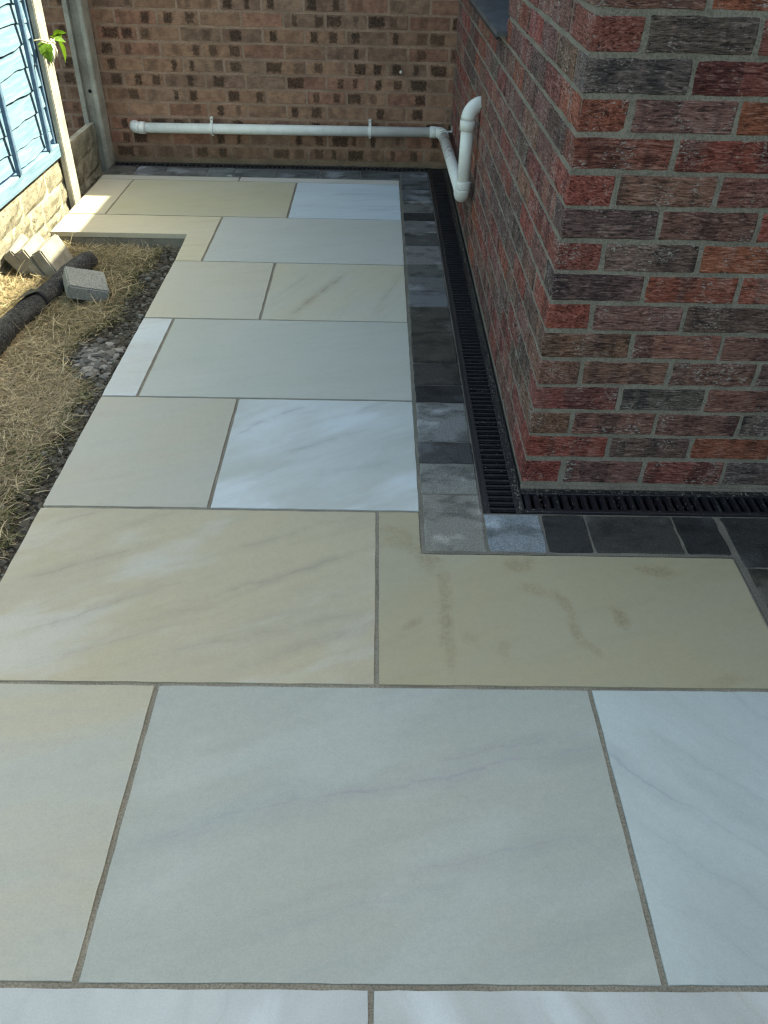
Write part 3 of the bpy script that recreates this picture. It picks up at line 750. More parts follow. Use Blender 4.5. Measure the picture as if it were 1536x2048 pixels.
# ================================================================== DRAINS
dm = M('black_drain_plastic', 0.42, 0.45)
_v = dm.n('ShaderNodeNewGeometry').outputs['Position']
_d = dm.mr(dm.noise(_v, 55, 5, 0.7), 0.56, 0.72)
_d2 = dm.mr(dm.noise(_v, 330, 3, 0.7), 0.58, 0.66)
dm.done(dm.mix(dm.math('ADD', dm.math('MULTIPLY', _d, 0.16), dm.math('MULTIPLY', _d2, 0.22)), (0.0085, 0.0095, 0.0135, 1), (0.20, 0.19, 0.17, 1)), dm.bump(dm.noise(_v, 260, 3), 0.2, 0.001),
        dm.mr(_d, 0, 1, 0.38, 0.75))
MAT['drain'] = dm.m
gritm = simple('drain_grit', (0.14, 0.13, 0.11, 1), 0.95, 0.1, 0.5, 90, 0.8, 300, 0.002)
def make_drain(label, length, W, group='slotted channel drains round the walls', pitch=0.0262):
    """runs along local +x from 0, width along +y from 0 (y=0 away from the wall)"""
    t = empty('channel_drain'); tag(t, label, 'drain', group)
    bm = bmesh.new()
    add_box(bm, 0, length, 0.0, 0.006, -0.11, 0.0030)
    add_box(bm, 0, length, W - 0.006, W, -0.11, 0.0030)
    add_box(bm, 0, length, 0.0065, W - 0.0065, -0.11, -0.075)
    put('channel', bm_mesh(bm, 'channel'), MAT['drain'], t)
    n = max(1, round(length / 0.5)); pl = length / n
    for i in range(n):
        bm = bmesh.new()
        a, b = i * pl + 0.0008, (i + 1) * pl - 0.0008
        add_box(bm, a, b, 0.0070, 0.0205, -0.022, 0.0035)
        add_box(bm, a, b, W - 0.0240, W - 0.0070, -0.022, 0.0035)
        bmesh.ops.bevel(bm, geom=[e for e in bm.edges], offset=0.0012, segments=1, affect='EDGES')
        put('grate_rim', bm_mesh(bm, 'grate_rim'), MAT['drain'], t)
    bm = bmesh.new()
    add_box(bm, -0.0082, 0.0082, 0.0203, W - 0.0238, -0.020, 0.0028)
    bmesh.ops.bevel(bm, geom=[e for e in bm.edges if abs(e.verts[0].co.y - e.verts[1].co.y) > 0.01], offset=0.004, segments=2, affect='EDGES')
    bar = bm_mesh(bm, 'grate_bar'); bar.materials.append(MAT['drain'])
    k = 0; x = pitch * 0.55
    while x < length - 0.008:
        put('grate_bar', bar, None, t, (x, 0, 0)); x += pitch; k += 1
    bm = bmesh.new()
    rr_ = random.Random(int(length * 100))
    for _ in range(int(length * 620)):
        px, py = rr_.uniform(0, length), (W - abs(rr_.gauss(0, 0.009)) - 0.004) if rr_.random() < 0.8 else rr_.uniform(0.004, W)
        s = rr_.uniform(0.0006, 0.0019)
        mt = Matrix.Translation((px, py, 0.0036 + s * 0.3)) @ Matrix.Rotation(rr_.uniform(0, 6), 4, 'Z') @ Matrix.Diagonal((s * rr_.uniform(0.7, 2.0), s, s * 0.8, 1))
        bmesh.ops.create_icosphere(bm, subdivisions=1, radius=1, matrix=mt)
    tag(put('grit', bm_mesh(bm, 'grit'), gritm, t), kind='stuff')
    return t
d = make_drain('black slotted channel drain running along the house side wall to the back', 3.19 + 0.118, 0.114)
d.location = (-0.1185, 3.190, 0)
d.rotation_euler = (0, 0, -math.pi / 2)
d2 = make_drain('black slotted channel drain along the foot of the front brick wall with dusty bars', 2.4, 0.1125)
d2.location = (-0.0035, -0.1180, 0)
d3 = make_drain('narrow black slotted drain along the back wall under the white pipe', 1.84, 0.090)
d3.location = (-1.9615, 3.1045, 0)

# ================================================================== WASTE PIPE
wp = M('white_pipe_plastic', 0.32, 0.5)
_v = wp.tc()
wp.done(wp.mix(wp.mr(wp.noise(_v, 14, 5, 0.6), 0.35, 0.75), (0.72, 0.73, 0.70, 1), (0.64, 0.64, 0.60, 1)), None, wp.mr(wp.noise(_v, 30, 4), 0.3, 0.7, 0.25, 0.42))
pipe = tag(empty('waste_pipe', (0, 0, 0)), 'white plastic waste pipe with elbows clipped to both brick walls', 'pipe')
PR, SR = 0.0272, 0.0318
def arc(p, q, c, n=9):
    """quarter bend from p to q whose tangents meet at c"""
    p, q, c = Vector(p), Vector(q), Vector(c)
    return [((1 - t) ** 2) * p + 2 * t * (1 - t) * c + t * t * q if False else (c + (p - c) * (1 - math.sin(t * math.pi / 2)) + (q - c) * (1 - math.cos(t * math.pi / 2))) for t in [i / n for i in range(n + 1)]]
def pipe_part(name, pts, rad=PR):
    bm = bmesh.new(); tube(bm, pts, rad, 28); return put(name, bm_mesh(bm, name), wp.m, pipe)
def elbow(p, q, c, sock=0.030):
    """bend with a socket collar at each end"""
    p, q, c = Vector(p), Vector(q), Vector(c)
    a = arc(p, q, c)
    dp = (p - c).normalized(); dq = (q - c).normalized()
    e = pipe_part('elbow', a, SR - 0.0012)
    for base, d_ in ((p, dp), (q, dq)):
        pipe_part('collar', [base - d_ * 0.002, base + d_ * 0.0005, base + d_ * sock * 0.9, base + d_ * sock, base + d_ * (sock + 0.0005)], [SR - 0.001, SR + 0.0006, SR + 0.0006, SR - 0.0006, PR + 0.001])
    return e
VX, VY = -0.047, 1.768
pipe_part('pipe', [(VX, VY, 0.285), (VX, VY, 0.60)])
# upper bend into the house wall
up = arc((VX, VY, 0.575), (0.005, VY + 0.03, 0.628), (VX, VY, 0.628))
pipe_part('elbow', up, SR - 0.001)
pipe_part('collar', [(VX, VY, 0.535), (VX, VY, 0.5355), (VX, VY, 0.574), (VX, VY, 0.5745)], [PR + 0.001, SR + 0.0008, SR + 0.0008, SR - 0.001])
# lower bend to the run along the wall
ZL = 0.268
elbow((VX, VY, ZL + 0.035), (VX, VY + 0.035, ZL - 0.002), (VX, VY, ZL))
pipe_part('pipe', [(VX, VY + 0.03, ZL - 0.002), (VX, BY - 0.075, 0.208)])
elbow((VX, BY - 0.088, 0.2095), (VX - 0.040, BY - 0.045, 0.2085), (VX, BY - 0.045, 0.2085))
pipe_part('pipe', [(VX - 0.035, BY - 0.045, 0.2085), (-1.80, BY - 0.045, 0.200)])
# far end turns into the wall
en = arc((-1.775, BY - 0.045, 0.2), (-1.812, BY + 0.006, 0.2), (-1.812, BY - 0.045, 0.2))
pipe_part('elbow', en, SR - 0.001)
pipe_part('collar', [(-1.776, BY - 0.045, 0.2), (-1.7755, BY - 0.045, 0.2), (-1.742, BY - 0.045, 0.2), (-1.7415, BY - 0.045, 0.2)], [SR - 0.001, SR + 0.0008, SR + 0.0008, PR + 0.001])
def clip(cx, cz):
    bm = bmesh.new()
    n = 22
    ring = []
    for i in range(n + 1):
        th = -math.pi * 0.62 + i / n * math.pi * 1.24   # opens towards the wall
        ring.append((math.cos(th), math.sin(th)))
    for r0, r1 in ((PR + 0.0004, PR + 0.0034),):
        prev = None
        for cth, sth in ring:
            cur = [bm.verts.new((cx + sx, BY - 0.045 - r * cth, cz + r * sth)) for r in (r0, r1) for sx in (-0.008, 0.008)]
            if prev:
                for a, b, c_, d_ in ((0, 1, 1, 0), (2, 3, 3, 2), (0, 2, 2, 0), (1, 3, 3, 1)):
                    bm.faces.new((prev[a], prev[b], cur[c_], cur[d_]))
            prev = cur
    add_box(bm, cx - 0.0075, cx + 0.0075, BY - 0.030, BY - 0.026, cz + PR - 0.002, cz + PR + 0.030)
    add_box(bm, cx - 0.0075, cx + 0.0075, BY - 0.0257, BY - 0.001, cz + PR + 0.014, cz + PR + 0.0295)
    add_box(bm, cx - 0.0065, cx + 0.0065, BY - 0.030, BY - 0.026, cz - PR - 0.014, cz - PR + 0.002)
    o = put('pipe_clip', bm_mesh(bm, 'pipe_clip'), wp.m, pipe)
    bm = bmesh.new(); tube(bm, [(cx, BY - 0.0318, cz + PR + 0.02), (cx, BY - 0.0295, cz + PR + 0.02)], 0.0035, 8)
    put('screw', bm_mesh(bm, 'screw'), simple('screw_metal', (0.08, 0.075, 0.07, 1), 0.5), o)
clip(-1.365, 0.2022)
clip(-0.462, 0.2066)
# clip on the side run: band and tab fixed to the house wall
bm = bmesh.new()
cy, cz = BY - 0.16, 0.2125
tube(bm, [(VX, cy - 0.008, cz), (VX, cy + 0.008, cz)], PR + 0.003, 28)
add_box(bm, VX + 0.004, -0.001, cy - 0.008, cy + 0.008, cz + PR - 0.001, cz + PR + 0.0035)
add_box(bm, -0.0045, -0.001, cy - 0.008, cy + 0.008, cz + PR + 0.0037, cz + PR + 0.026)
put('pipe_clip', bm_mesh(bm, 'pipe_clip'), wp.m, pipe)

# ================================================================== FENCE
conc = M('concrete_post', 0.9, 0.2)
_v = conc.n('ShaderNodeNewGeometry').outputs['Position']
_c = conc.mix(conc.mr(conc.noise(_v, 9, 5, 0.65), 0.35, 0.65), (0.27, 0.26, 0.225, 1), (0.38, 0.365, 0.32, 1))
_c = conc.mix(conc.mr(conc.noise(_v, 190, 3, 0.7), 0.36, 0.45, 0.55, 0.0), _c, (0.10, 0.095, 0.08, 1))
conc.done(_c, conc.bump(conc.noise(_v, 150, 4, 0.7), 0.5, 0.003))
def post(label, xc, yc, half=0.052, depth=0.055, h=1.85, hole=False):
    bm = bmesh.new()
    s = 0.026
    # H section: flanges towards +x and -x, web between
    pts = [(-half, -depth), (-s, -depth), (-s, -0.016), (s, -0.016), (s, -depth), (half, -depth), (half, depth), (s, depth), (s, 0.016), (-s, 0.016), (-s, depth), (-half, depth)]
    prism(bm, pts, -0.35, h)
    bmesh.ops.bevel(bm, geom=[e for e in bm.edges if abs(e.verts[0].co.z - e.verts[1].co.z) > 0.5 and abs(e.verts[0].co.x) > s + 0.01], offset=0.004, segments=2, affect='EDGES')
    o = put('fence_post', bm_mesh(bm, 'fence_post'), conc.m, None, (xc, yc, 0))
    tag(o, label, 'post', 'slotted concrete fence posts')
    if hole:
        bm = bmesh.new(); tube(bm, [(0.0, -0.0168, 0.389), (0.0, -0.0155, 0.389)], 0.010, 12)
        put('bolt_hole', bm_mesh(bm, 'bolt_hole'), simple('hole_dark', (0.012, 0.012, 0.011, 1)), o)
    return o
post('sunlit slotted concrete fence post at the end of the blue panel', -2.028, 2.498)
post('shaded slotted concrete fence post standing against the back brick wall', -2.010, 3.136, 0.052, 0.055, hole=True)

rock = M('rock_faced_concrete', 0.9, 0.2)
_v = rock.n('ShaderNodeNewGeometry').outputs['Position']
_c = rock.mix(rock.mr(rock.noise(_v, 13, 5, 0.7), 0.35, 0.65), (0.31, 0.285, 0.22, 1), (0.50, 0.465, 0.38, 1))
_c = rock.mix(rock.mr(rock.noise(_v, 60, 4, 0.7), 0.36, 0.44, 0.6, 0.0), _c, (0.085, 0.075, 0.055, 1))
rock.done(_c, rock.bump(rock.math('ADD', rock.noise(_v, 45, 5, 0.65), rock.math('MULTIPLY', rock.noise(_v, 260, 3), 0.3)), 0.8, 0.008))
def gravel_board(label, y0, y1, z0, z1, seed):
    """rock-faced board: stones in relief on the +x face"""
    r_ = random.Random(seed)
    t = tag(empty('gravel_board', (-2.028, (y0 + y1) / 2, z0)), label, 'gravel board', 'rock faced concrete gravel boards')
    bm = bmesh.new()
    add_box(bm, -0.022, 0.010, y0 - (y0 + y1) / 2, y1 - (y0 + y1) / 2, 0, z1 - z0)
    put('board', bm_mesh(bm, 'board'), rock.m, t)
    hgt = z1 - z0 - 0.012
    rows = [0.004, 0.004 + hgt * 0.30, 0.004 + hgt * 0.64, 0.004 + hgt]
    for ri in range(3):
        y = y0 + r_.uniform(-0.05, 0.0)
        while y < y1:
            w = r_.uniform(0.14, 0.34)
            a, b = max(y, y0 + 0.004), min(y + w, y1 - 0.004)
            za, zb = rows[ri] + r_.uniform(-0.006, 0.006) * (ri > 0), rows[ri + 1] + r_.uniform(-0.006, 0.006) * (ri < 2)
            if b - a > 0.02:
                bm = bmesh.new()
                nu, nv = 5, 4
                gv = [[None] * (nv + 1) for _ in range(nu + 1)]
                for i in range(nu + 1):
                    for j in range(nv + 1):
                        edge = i in (0, nu) or j in (0, nv)
                        uu, ww = i / nu, j / nv
                        xx = 0.0095 if edge else 0.014 + r_.uniform(0, 0.011)
                        yy = a + 0.0008 + (b - a - 0.0016) * uu + (r_.uniform(-0.006, 0.006) if 0 < i < nu else 0)
                        zz = za + 0.0008 + (zb - za - 0.0016) * ww + (0 if edge else r_.uniform(-0.006, 0.006))
                        gv[i][j] = bm.verts.new((xx, yy - (y0 + y1) / 2, zz))
                for i in range(nu):
                    for j in range(nv):
                        bm.faces.new((gv[i][j], gv[i + 1][j], gv[i + 1][j + 1], gv[i][j + 1]))
                bmesh.ops.solidify(bm, geom=bm.faces[:], thickness=0.002)
                put('stone_relief', bm_mesh(bm, 'stone_relief'), rock.m, t)
            y += w
    return t
gravel_board('sunlit rock faced concrete gravel board below the blue fence panel', 0.62, 2.475, -0.10, 0.215, 3)
gravel_board('shaded rock faced concrete gravel board between the two posts', 2.520, 3.112, -0.10, 0.232, 5)

bl = M('faded_blue_fence_paint', 0.8, 0.25)
_v = bl.n('ShaderNodeNewGeometry').outputs['Position']
_g = bl.noise(bl.mapping(_v, (3, 4, 55)), 1.0, 5, 0.65, 0.6)
_c = bl.mix(bl.mr(_g, 0.35, 0.68), (0.100, 0.175, 0.248, 1), (0.165, 0.250, 0.325, 1))
_c = bl.mix(bl.mr(bl.noise(_v, 22, 5, 0.7), 0.62, 0.74, 0.0, 0.4), _c, (0.30, 0.34, 0.35, 1))
bl.done(_c, bl.bump(_g, 0.35, 0.003))
blr = simple('blue_batten_paint', (0.075, 0.130, 0.205, 1), 0.75, 0.25, 0.25, 30, 0.3, 120, 0.002)
panel = tag(empty('garden_fence', (-2.028, 1.55, 0.22)), 'faded pale blue wooden fence of wavy overlapping boards and battens', 'fence')
PY0, PY1 = 0.66, 2.470
PXO = -2.028
lap = [0.225, 0.300, 0.362, 0.455, 0.540, 0.632, 0.733, 0.806, 0.880, 0.968, 1.055, 1.145, 1.235, 1.325, 1.415, 1.505, 1.595, 1.685]
for i in range(1, len(lap) - 1):
    z0, z1 = lap[i] - 0.0, lap[i + 1] + 0.045
    r_ = random.Random(200 + i)
    ph = [r_.uniform(0, 6.28) for _ in range(3)]
    bm = bmesh.new(); n = 40; rows_ = []
    slope = r_.uniform(-0.006, 0.006)
    for k in range(n + 1):
        y = PY0 + (PY1 - PY0) * k / n
        w = 0.009 * math.sin(5.2 * y + ph[0]) + 0.005 * math.sin(13 * y + ph[1]) + 0.002 * math.sin(37 * y + ph[2]) + slope * (y - 1.9) + r_.uniform(-0.001, 0.001)
        zb = max(z0 + w, 0.262)
        xo = 0.015 + 0.002 * math.sin(3 * y + ph[1])
        rows_.append([bm.verts.new((xo, y - 1.55, zb - 0.22)), bm.verts.new((xo - 0.008, y - 1.55, zb - 0.22 + 0.001)), bm.verts.new((-0.004, y - 1.55, z1 - 0.22)), bm.verts.new((0.003, y - 1.55, z1 - 0.22))])
    for A, B in zip(rows_, rows_[1:]):
        for a, b in ((0, 1), (1, 2), (2, 3), (3, 0)):
            bm.faces.new((A[a], A[b], B[b], B[a]))
    bm.faces.new(rows_[0]); bm.faces.new(rows_[-1][::-1])
    put('board', bm_mesh(bm, 'board'), bl.m, panel)
put('bottom_rail', box_mesh('bottom_rail', -0.018, 0.034, PY0 - 1.55, PY1 - 1.55, 0.001, 0.062, 0.003), bl.m, panel)
put('top_rail', box_mesh('top_rail', -0.018, 0.034, PY0 - 1.55, PY1 - 1.55, 1.50, 1.55, 0.003), bl.m, panel)
for y in (2.300, 1.893, 1.486, 1.080, 0.672):
    put('batten', box_mesh('batten', 0.0245, 0.044, y - 0.011 - 1.55, y + 0.011 - 1.55, 0.0635, 1.4985, 0.002), blr, panel)
put('edge_batten', box_mesh('edge_batten', -0.018, 0.0215, 2.425 - 1.55, PY1 - 1.55 - 0.001, 0.0635, 1.4985, 0.002), blr, panel)

# ================================================================== CLIMBER ON THE POST
leafm = M('vine_leaf', 0.5, 0.4)
_v = leafm.tc()
leafm.b.inputs['Subsurface Weight'].default_value = 0.0
leafm.done(leafm.mix(leafm.mr(leafm.noise(_v, 60, 3), 0.35, 0.65), (0.13, 0.25, 0.030, 1), (0.20, 0.33, 0.05, 1)), leafm.bump(leafm.noise(_v, 90, 3), 0.4, 0.002))
_tr = leafm.n('ShaderNodeBsdfTranslucent'); _tr.inputs[0].default_value = (0.22, 0.38, 0.04, 1)
_mx = leafm.n('ShaderNodeMixShader'); _mx.inputs[0].default_value = 0.35
leafm.l(leafm.b.outputs[0], _mx.inputs[1]); leafm.l(_tr.outputs[0], _mx.inputs[2])
leafm.l(_mx.outputs[0], leafm.t.nodes['Material Output'].inputs[0])
vine = tag(empty('climbing_plant', (-1.965, 2.50, 0.70)), 'small green climbing plant leaves tied round the sunlit fence post', 'plant')
def leaf(length, width, loc, rot):
    bm = bmesh.new()
    n = 7; L_ = []; C_ = []; R_ = []
    for i in range(n + 1):
        t = i / n
        w = width * (math.sin(math.pi * t ** 0.62) * 0.5 + 0.02) * (1 if t < 0.97 else 0.2) + (0.003 if i % 2 else 0) * (0 < i < n)
        droop = -0.25 * length * t * t
        C_.append(bm.verts.new((length * t, 0, droop)))
        L_.append(bm.verts.new((length * t - 0.1 * w, w, droop + 0.30 * w)))
        R_.append(bm.verts.new((length * t - 0.1 * w, -w, droop + 0.30 * w)))
    for i in range(n):
        for A, B in ((C_, L_), (R_, C_)):
            f = bm.faces.new((A[i], A[i + 1], B[i + 1], B[i])); f.smooth = True
    bmesh.ops.solidify(bm, geom=bm.faces[:], thickness=0.0006)
    return put('leaf', bm_mesh(bm, 'leaf'), leafm.m, vine, loc, rot)
leaf(0.125, 0.062, (0.012, 0.075, 0.025), (0.5, 0.95, 1.15))
leaf(0.075, 0.050, (0.012, 0.060, 0.030), (-0.3, 0.2, 1.5))
leaf(0.070, 0.050, (0.010, 0.050, 0.030), (-0.7, -0.3, 0.9))
leaf(0.080, 0.060, (0.006, -0.055, 0.010), (0.4, 0.85, -1.2))
leaf(0.060, 0.045, (0.004, -0.050, 0.015), (-0.2, 0.5, -1.8))
leaf(0.055, 0.040, (0.014, 0.045, 0.020), (0.5, 0.1, 0.4))
bm = bmesh.new(); tube(bm, [(-0.02, -0.125, 0.035), (-0.004, -0.085, 0.035), (0.006, -0.045, 0.022), (0.012, 0.0, 0.012), (0.016, 0.05, 0.018), (0.012, 0.085, 0.030)], [0.003, 0.003, 0.004, 0.004, 0.0035, 0.002], 8)
put('stem', bm_mesh(bm, 'stem'), simple('vine_stem', (0.35, 0.33, 0.22, 1), 0.8), vine)
rag = M('pale_cloth_tie', 0.95, 0.1)
rag.done((0.55, 0.53, 0.46, 1))
bm = bmesh.new()
r_ = random.Random(4)
for s_ in range(7):
    a = Vector((0.012, r_.uniform(-0.03, 0.03), r_.uniform(0.0, 0.025)))
    b = a + Vector((0.012, r_.uniform(-0.01, 0.03), -r_.uniform(0.02, 0.075)))
    tube(bm, [a, (a + b) / 2 + Vector((0.008, 0, 0)), b], [0.008, 0.007, 0.003], 7)
tag(put('cloth_tie', bm_mesh(bm, 'cloth_tie'), rag.m, None, (-1.972, 2.50, 0.70)), 'frayed pale cloth tie knotted on the sunlit fence post', 'tie')

# ================================================================== THINGS ON THE GRASS
cbm = M('concrete_paver_face', 0.9, 0.2)
_v = cbm.tc()
_c = cbm.mix(cbm.mr(cbm.noise(_v, 18, 5, 0.6), 0.35, 0.65), (0.205, 0.19, 0.16, 1), (0.285, 0.27, 0.235, 1))
_c = cbm.mix(cbm.mr(cbm.noise(_v, 330, 3, 0.75), 0.50, 0.62, 0.0, 0.6), _c, (0.13, 0.13, 0.125, 1))
cbm.done(_c, cbm.bump(cbm.noise(_v, 240, 4, 0.7), 0.6, 0.003))
gbm = M('grey_granite_paver', 0.9, 0.2)
_v = gbm.tc()
_c = gbm.mix(gbm.mr(gbm.noise(_v, 260, 3, 0.75), 0.40, 0.60), (0.15, 0.155, 0.15, 1), (0.34, 0.34, 0.32, 1))
gbm.done(_c, gbm.bump(gbm.noise(_v, 200, 4, 0.7), 0.8, 0.004))
def block(label, dims, loc, rot, mat, group):
    bm = bmesh.new()
    w, d_, h = dims
    add_box(bm, -w / 2, w / 2, -d_ / 2, d_ / 2, 0, h)
    bmesh.ops.subdivide_edges(bm, edges=bm.edges[:], cuts=2, use_grid_fill=True)
    bmesh.ops.bevel(bm, geom=[e for e in bm.edges if e.is_boundary is False and len(e.link_faces) == 2 and e.calc_face_angle(0) > 0.5], offset=0.006, segments=2, affect='EDGES')
    r_ = random.Random(label)
    for v in bm.verts: v.co += Vector((r_.uniform(-1, 1), r_.uniform(-1, 1), r_.uniform(-1, 1))) * 0.0012
    return tag(put('concrete_block', bm_mesh(bm, 'concrete_block'), mat, None, loc, rot), label, 'block', group)
LEAN = R(-31)
block('concrete block paver leaning nearest the stone gravel board', (0.052, 0.20, 0.165), (-1.895, 1.640, -0.065), (0.05, LEAN - 0.06, 0.05), cbm.m, 'leaning concrete pavers')
block('middle concrete paver of the three leaning by the fence', (0.052, 0.21, 0.172), (-1.838, 1.630, -0.070), (0.0, LEAN, 0.02), cbm.m, 'leaning concrete pavers')
block('outermost leaning concrete paver showing its broad speckled grey face', (0.054, 0.21, 0.165), (-1.778, 1.625, -0.072), (0.0, LEAN + 0.08, -0.02), cbm.m, 'leaning concrete pavers')
block('rough grey granite paver lying tilted on the dry grass', (0.160, 0.160, 0.060), (-1.618, 1.358, -0.020), (R(9.4), R(18.1), R(24.4)), gbm.m, 'loose pavers')

tm = M('dark_speckled_felt', 0.9, 0.2)
_v = tm.tc()
_c = tm.mix(tm.mr(tm.noise(_v, 26, 5, 0.65), 0.4, 0.7), (0.020, 0.021, 0.024, 1), (0.060, 0.060, 0.062, 1))
_c = tm.mix(tm.mr(tm.noise(_v, 210, 4, 0.75), 0.54, 0.62, 0.0, 0.7), _c, (0.22, 0.215, 0.20, 1))
tm.done(_c, tm.bump(tm.noise(_v, 150, 5, 0.7), 0.9, 0.006))
ft = tag(empty('felt_roll', (-1.76, 1.2, -0.02)), 'dark speckled roll of felt lying across the dry grass', 'roll')
bm = bmesh.new()
ctrl = [(-1.80, 0.30), (-1.800, 0.62), (-1.803, 0.86), (-1.797, 1.04), (-1.775, 1.20), (-1.752, 1.34), (-1.730, 1.48), (-1.708, 1.60), (-1.690, 1.685)]
pts = []; rad = []
r_ = random.Random(11)
for i in range(len(ctrl) - 1):
    for k in range(6):
        t = k / 6
        x = ctrl[i][0] * (1 - t) + ctrl[i + 1][0] * t; y = ctrl[i][1] * (1 - t) + ctrl[i + 1][1] * t
        pts.append((x + 1.76, y - 1.2, 0.004 + 0.003 * math.sin(9 * y)))
        rr_ = 0.044 + 0.003 * math.sin(17 * y) + r_.uniform(-0.0012, 0.0012)
        if y > 1.21: rr_ *= 0.93
        rad.append(rr_)
pts.append((ctrl[-1][0] + 1.76, ctrl[-1][1] - 1.2, 0.004)); rad.append(0.040)
tube(bm, pts, rad, 22)
for v in bm.verts: v.co += Vector((r_.uniform(-1, 1), r_.uniform(-1, 1), r_.uniform(-1, 1))) * 0.0016
put('roll', bm_mesh(bm, 'roll'), tm.m, ft)
# torn flap lifted off the roll and the seam beside it
bm = bmesh.new()
fl = []
for i in range(9):
    t = i / 8
    y = 0.03 - 0.22 * t
    x0 = (np.interp(y + 1.2, [c[1] for c in ctrl], [c[0] for c in ctrl])) + 1.76
    th0 = math.radians(150 - 10 * t); th1 = math.radians(150 - 85 * (1 - t) ** 1.3 - 8)
    fl.append([bm.verts.new((x0 + 0.049 * math.cos(th), y, 0.004 + 0.049 * math.sin(th) + 0.010 * (1 - t))) for th in (th0, (th0 + th1) / 2, th1)])
for A, B in zip(fl, fl[1:]):
    for k in range(2): bm.faces.new((A[k], A[k + 1], B[k + 1], B[k]))
bmesh.ops.solidify(bm, geom=bm.faces[:], thickness=0.003)
put('torn_flap', bm_mesh(bm, 'torn_flap'), simple('grey_flap', (0.12, 0.118, 0.10, 1), 0.9), ft)
bm = bmesh.new()
xx = float(np.interp(1.235, [c[1] for c in ctrl], [c[0] for c in ctrl])) + 1.76
tube(bm, [(xx - 0.002, 0.026, 0.005), (xx + 0.001, 0.044, 0.006)], [0.0495, 0.0485], 22)
put('end_band', bm_mesh(bm, 'end_band'), simple('dark_band', (0.022, 0.022, 0.024, 1), 0.85), ft)

# ---- crumbs of soil and gravel along the slab edge
ico = bmesh.new(); bmesh.ops.create_icosphere(ico, subdivisions=1, radius=1)
IV = np.array([v.co[:] for v in ico.verts]); IF = np.array([[v.index for v in f.verts] for f in ico.faces]); ico.free()
def scatter(name, pos, size, flat, mat, seed):
    rs = np.random.RandomState(seed)
    V = []; F = []
    for i, p in enumerate(pos):
        s = size[i] * np.array([rs.uniform(0.8, 1.5), rs.uniform(0.7, 1.1), rs.uniform(flat[0], flat[1])])
        v = IV * (1 + rs.uniform(-0.28, 0.28, (len(IV), 1))) * s
        a, b = rs.uniform(0, 6.28), rs.uniform(-0.5, 0.5)
        Rz = np.array([[math.cos(a), -math.sin(a), 0], [math.sin(a), math.cos(a), 0], [0, 0, 1]]); Rx = np.array([[1, 0, 0], [0, math.cos(b), -math.sin(b)], [0, math.sin(b), math.cos(b)]])
        F.append(IF + len(IV) * i); V.append(v @ Rx.T @ Rz.T + p)
    V = np.concatenate(V); F = np.concatenate(F)
    me = bpy.data.meshes.new(name); me.from_pydata(V.tolist(), [], F.tolist())
    return put(name, me, mat)
rs = np.random.RandomState(21)
pos = []; size = []
while len(pos) < 6500:
    y = rs.uniform(-1.2, 1.99); e = float(soil_edge(y))
    x = e - 0.055 + (abs(e) - 1.30 + 0.055) * rs.uniform(0, 1)
    if rs.uniform() < 0.16 and y > 1.2: y = 1.99 - abs(rs.normal(0, 0.05)); x = rs.uniform(-1.70, -1.30)
    s = rs.lognormal(-5.5, 0.55); s = min(max(s, 0.0015), 0.014)
    pos.append((x, y, float(lawn_z(x, y)) + s * 0.35)); size.append(s)
som = M('soil_crumbs', 0.95, 0.1)
_i = som.n('ShaderNodeNewGeometry').outputs['Random Per Island']
som.done(som.ramp(_i, [(0, (0.040, 0.034, 0.027, 1)), (0.55, (0.095, 0.083, 0.068, 1)), (0.85, (0.135, 0.125, 0.108, 1)), (1, (0.21, 0.20, 0.18, 1))]), som.bump(som.noise(som.tc(), 300, 4), 0.8, 0.003))
tag(scatter('soil_crumbs', pos, size, (0.6, 0.9), som.m, 5), 'dark crumbly soil along the edge of the paving', 'soil', kind='stuff')
pos = []; size = []
while len(pos) < 210:
    u_, w_ = rs.normal(0, 1, 2)
    x, y = -1.425 + 0.040 * u_ - 0.008 * w_, 0.82 + 0.085 * w_
    if x > -1.318 or abs(u_) > 2 or abs(w_) > 2: continue
    s = rs.uniform(0.008, 0.020)
    pos.append((x, y, float(lawn_z(x, y)) + s * 0.35 + 0.010 * math.exp(-(u_ * u_ + w_ * w_)) * rs.uniform(0.3, 1.4))); size.append(s)
grm = M('grey_gravel', 0.85, 0.25)
_i = grm.n('ShaderNodeNewGeometry').outputs['Random Per Island']
grm.done(grm.ramp(_i, [(0, (0.070, 0.065, 0.060, 1)), (0.6, (0.145, 0.133, 0.122, 1)), (1, (0.29, 0.265, 0.24, 1))]), grm.bump(grm.noise(grm.tc(), 220, 4), 0.5, 0.002))
tag(scatter('gravel', pos, size, (0.35, 0.6), grm.m, 9), 'heap of grey angular gravel on the soil beside the narrow white slab', 'gravel', kind='stuff')

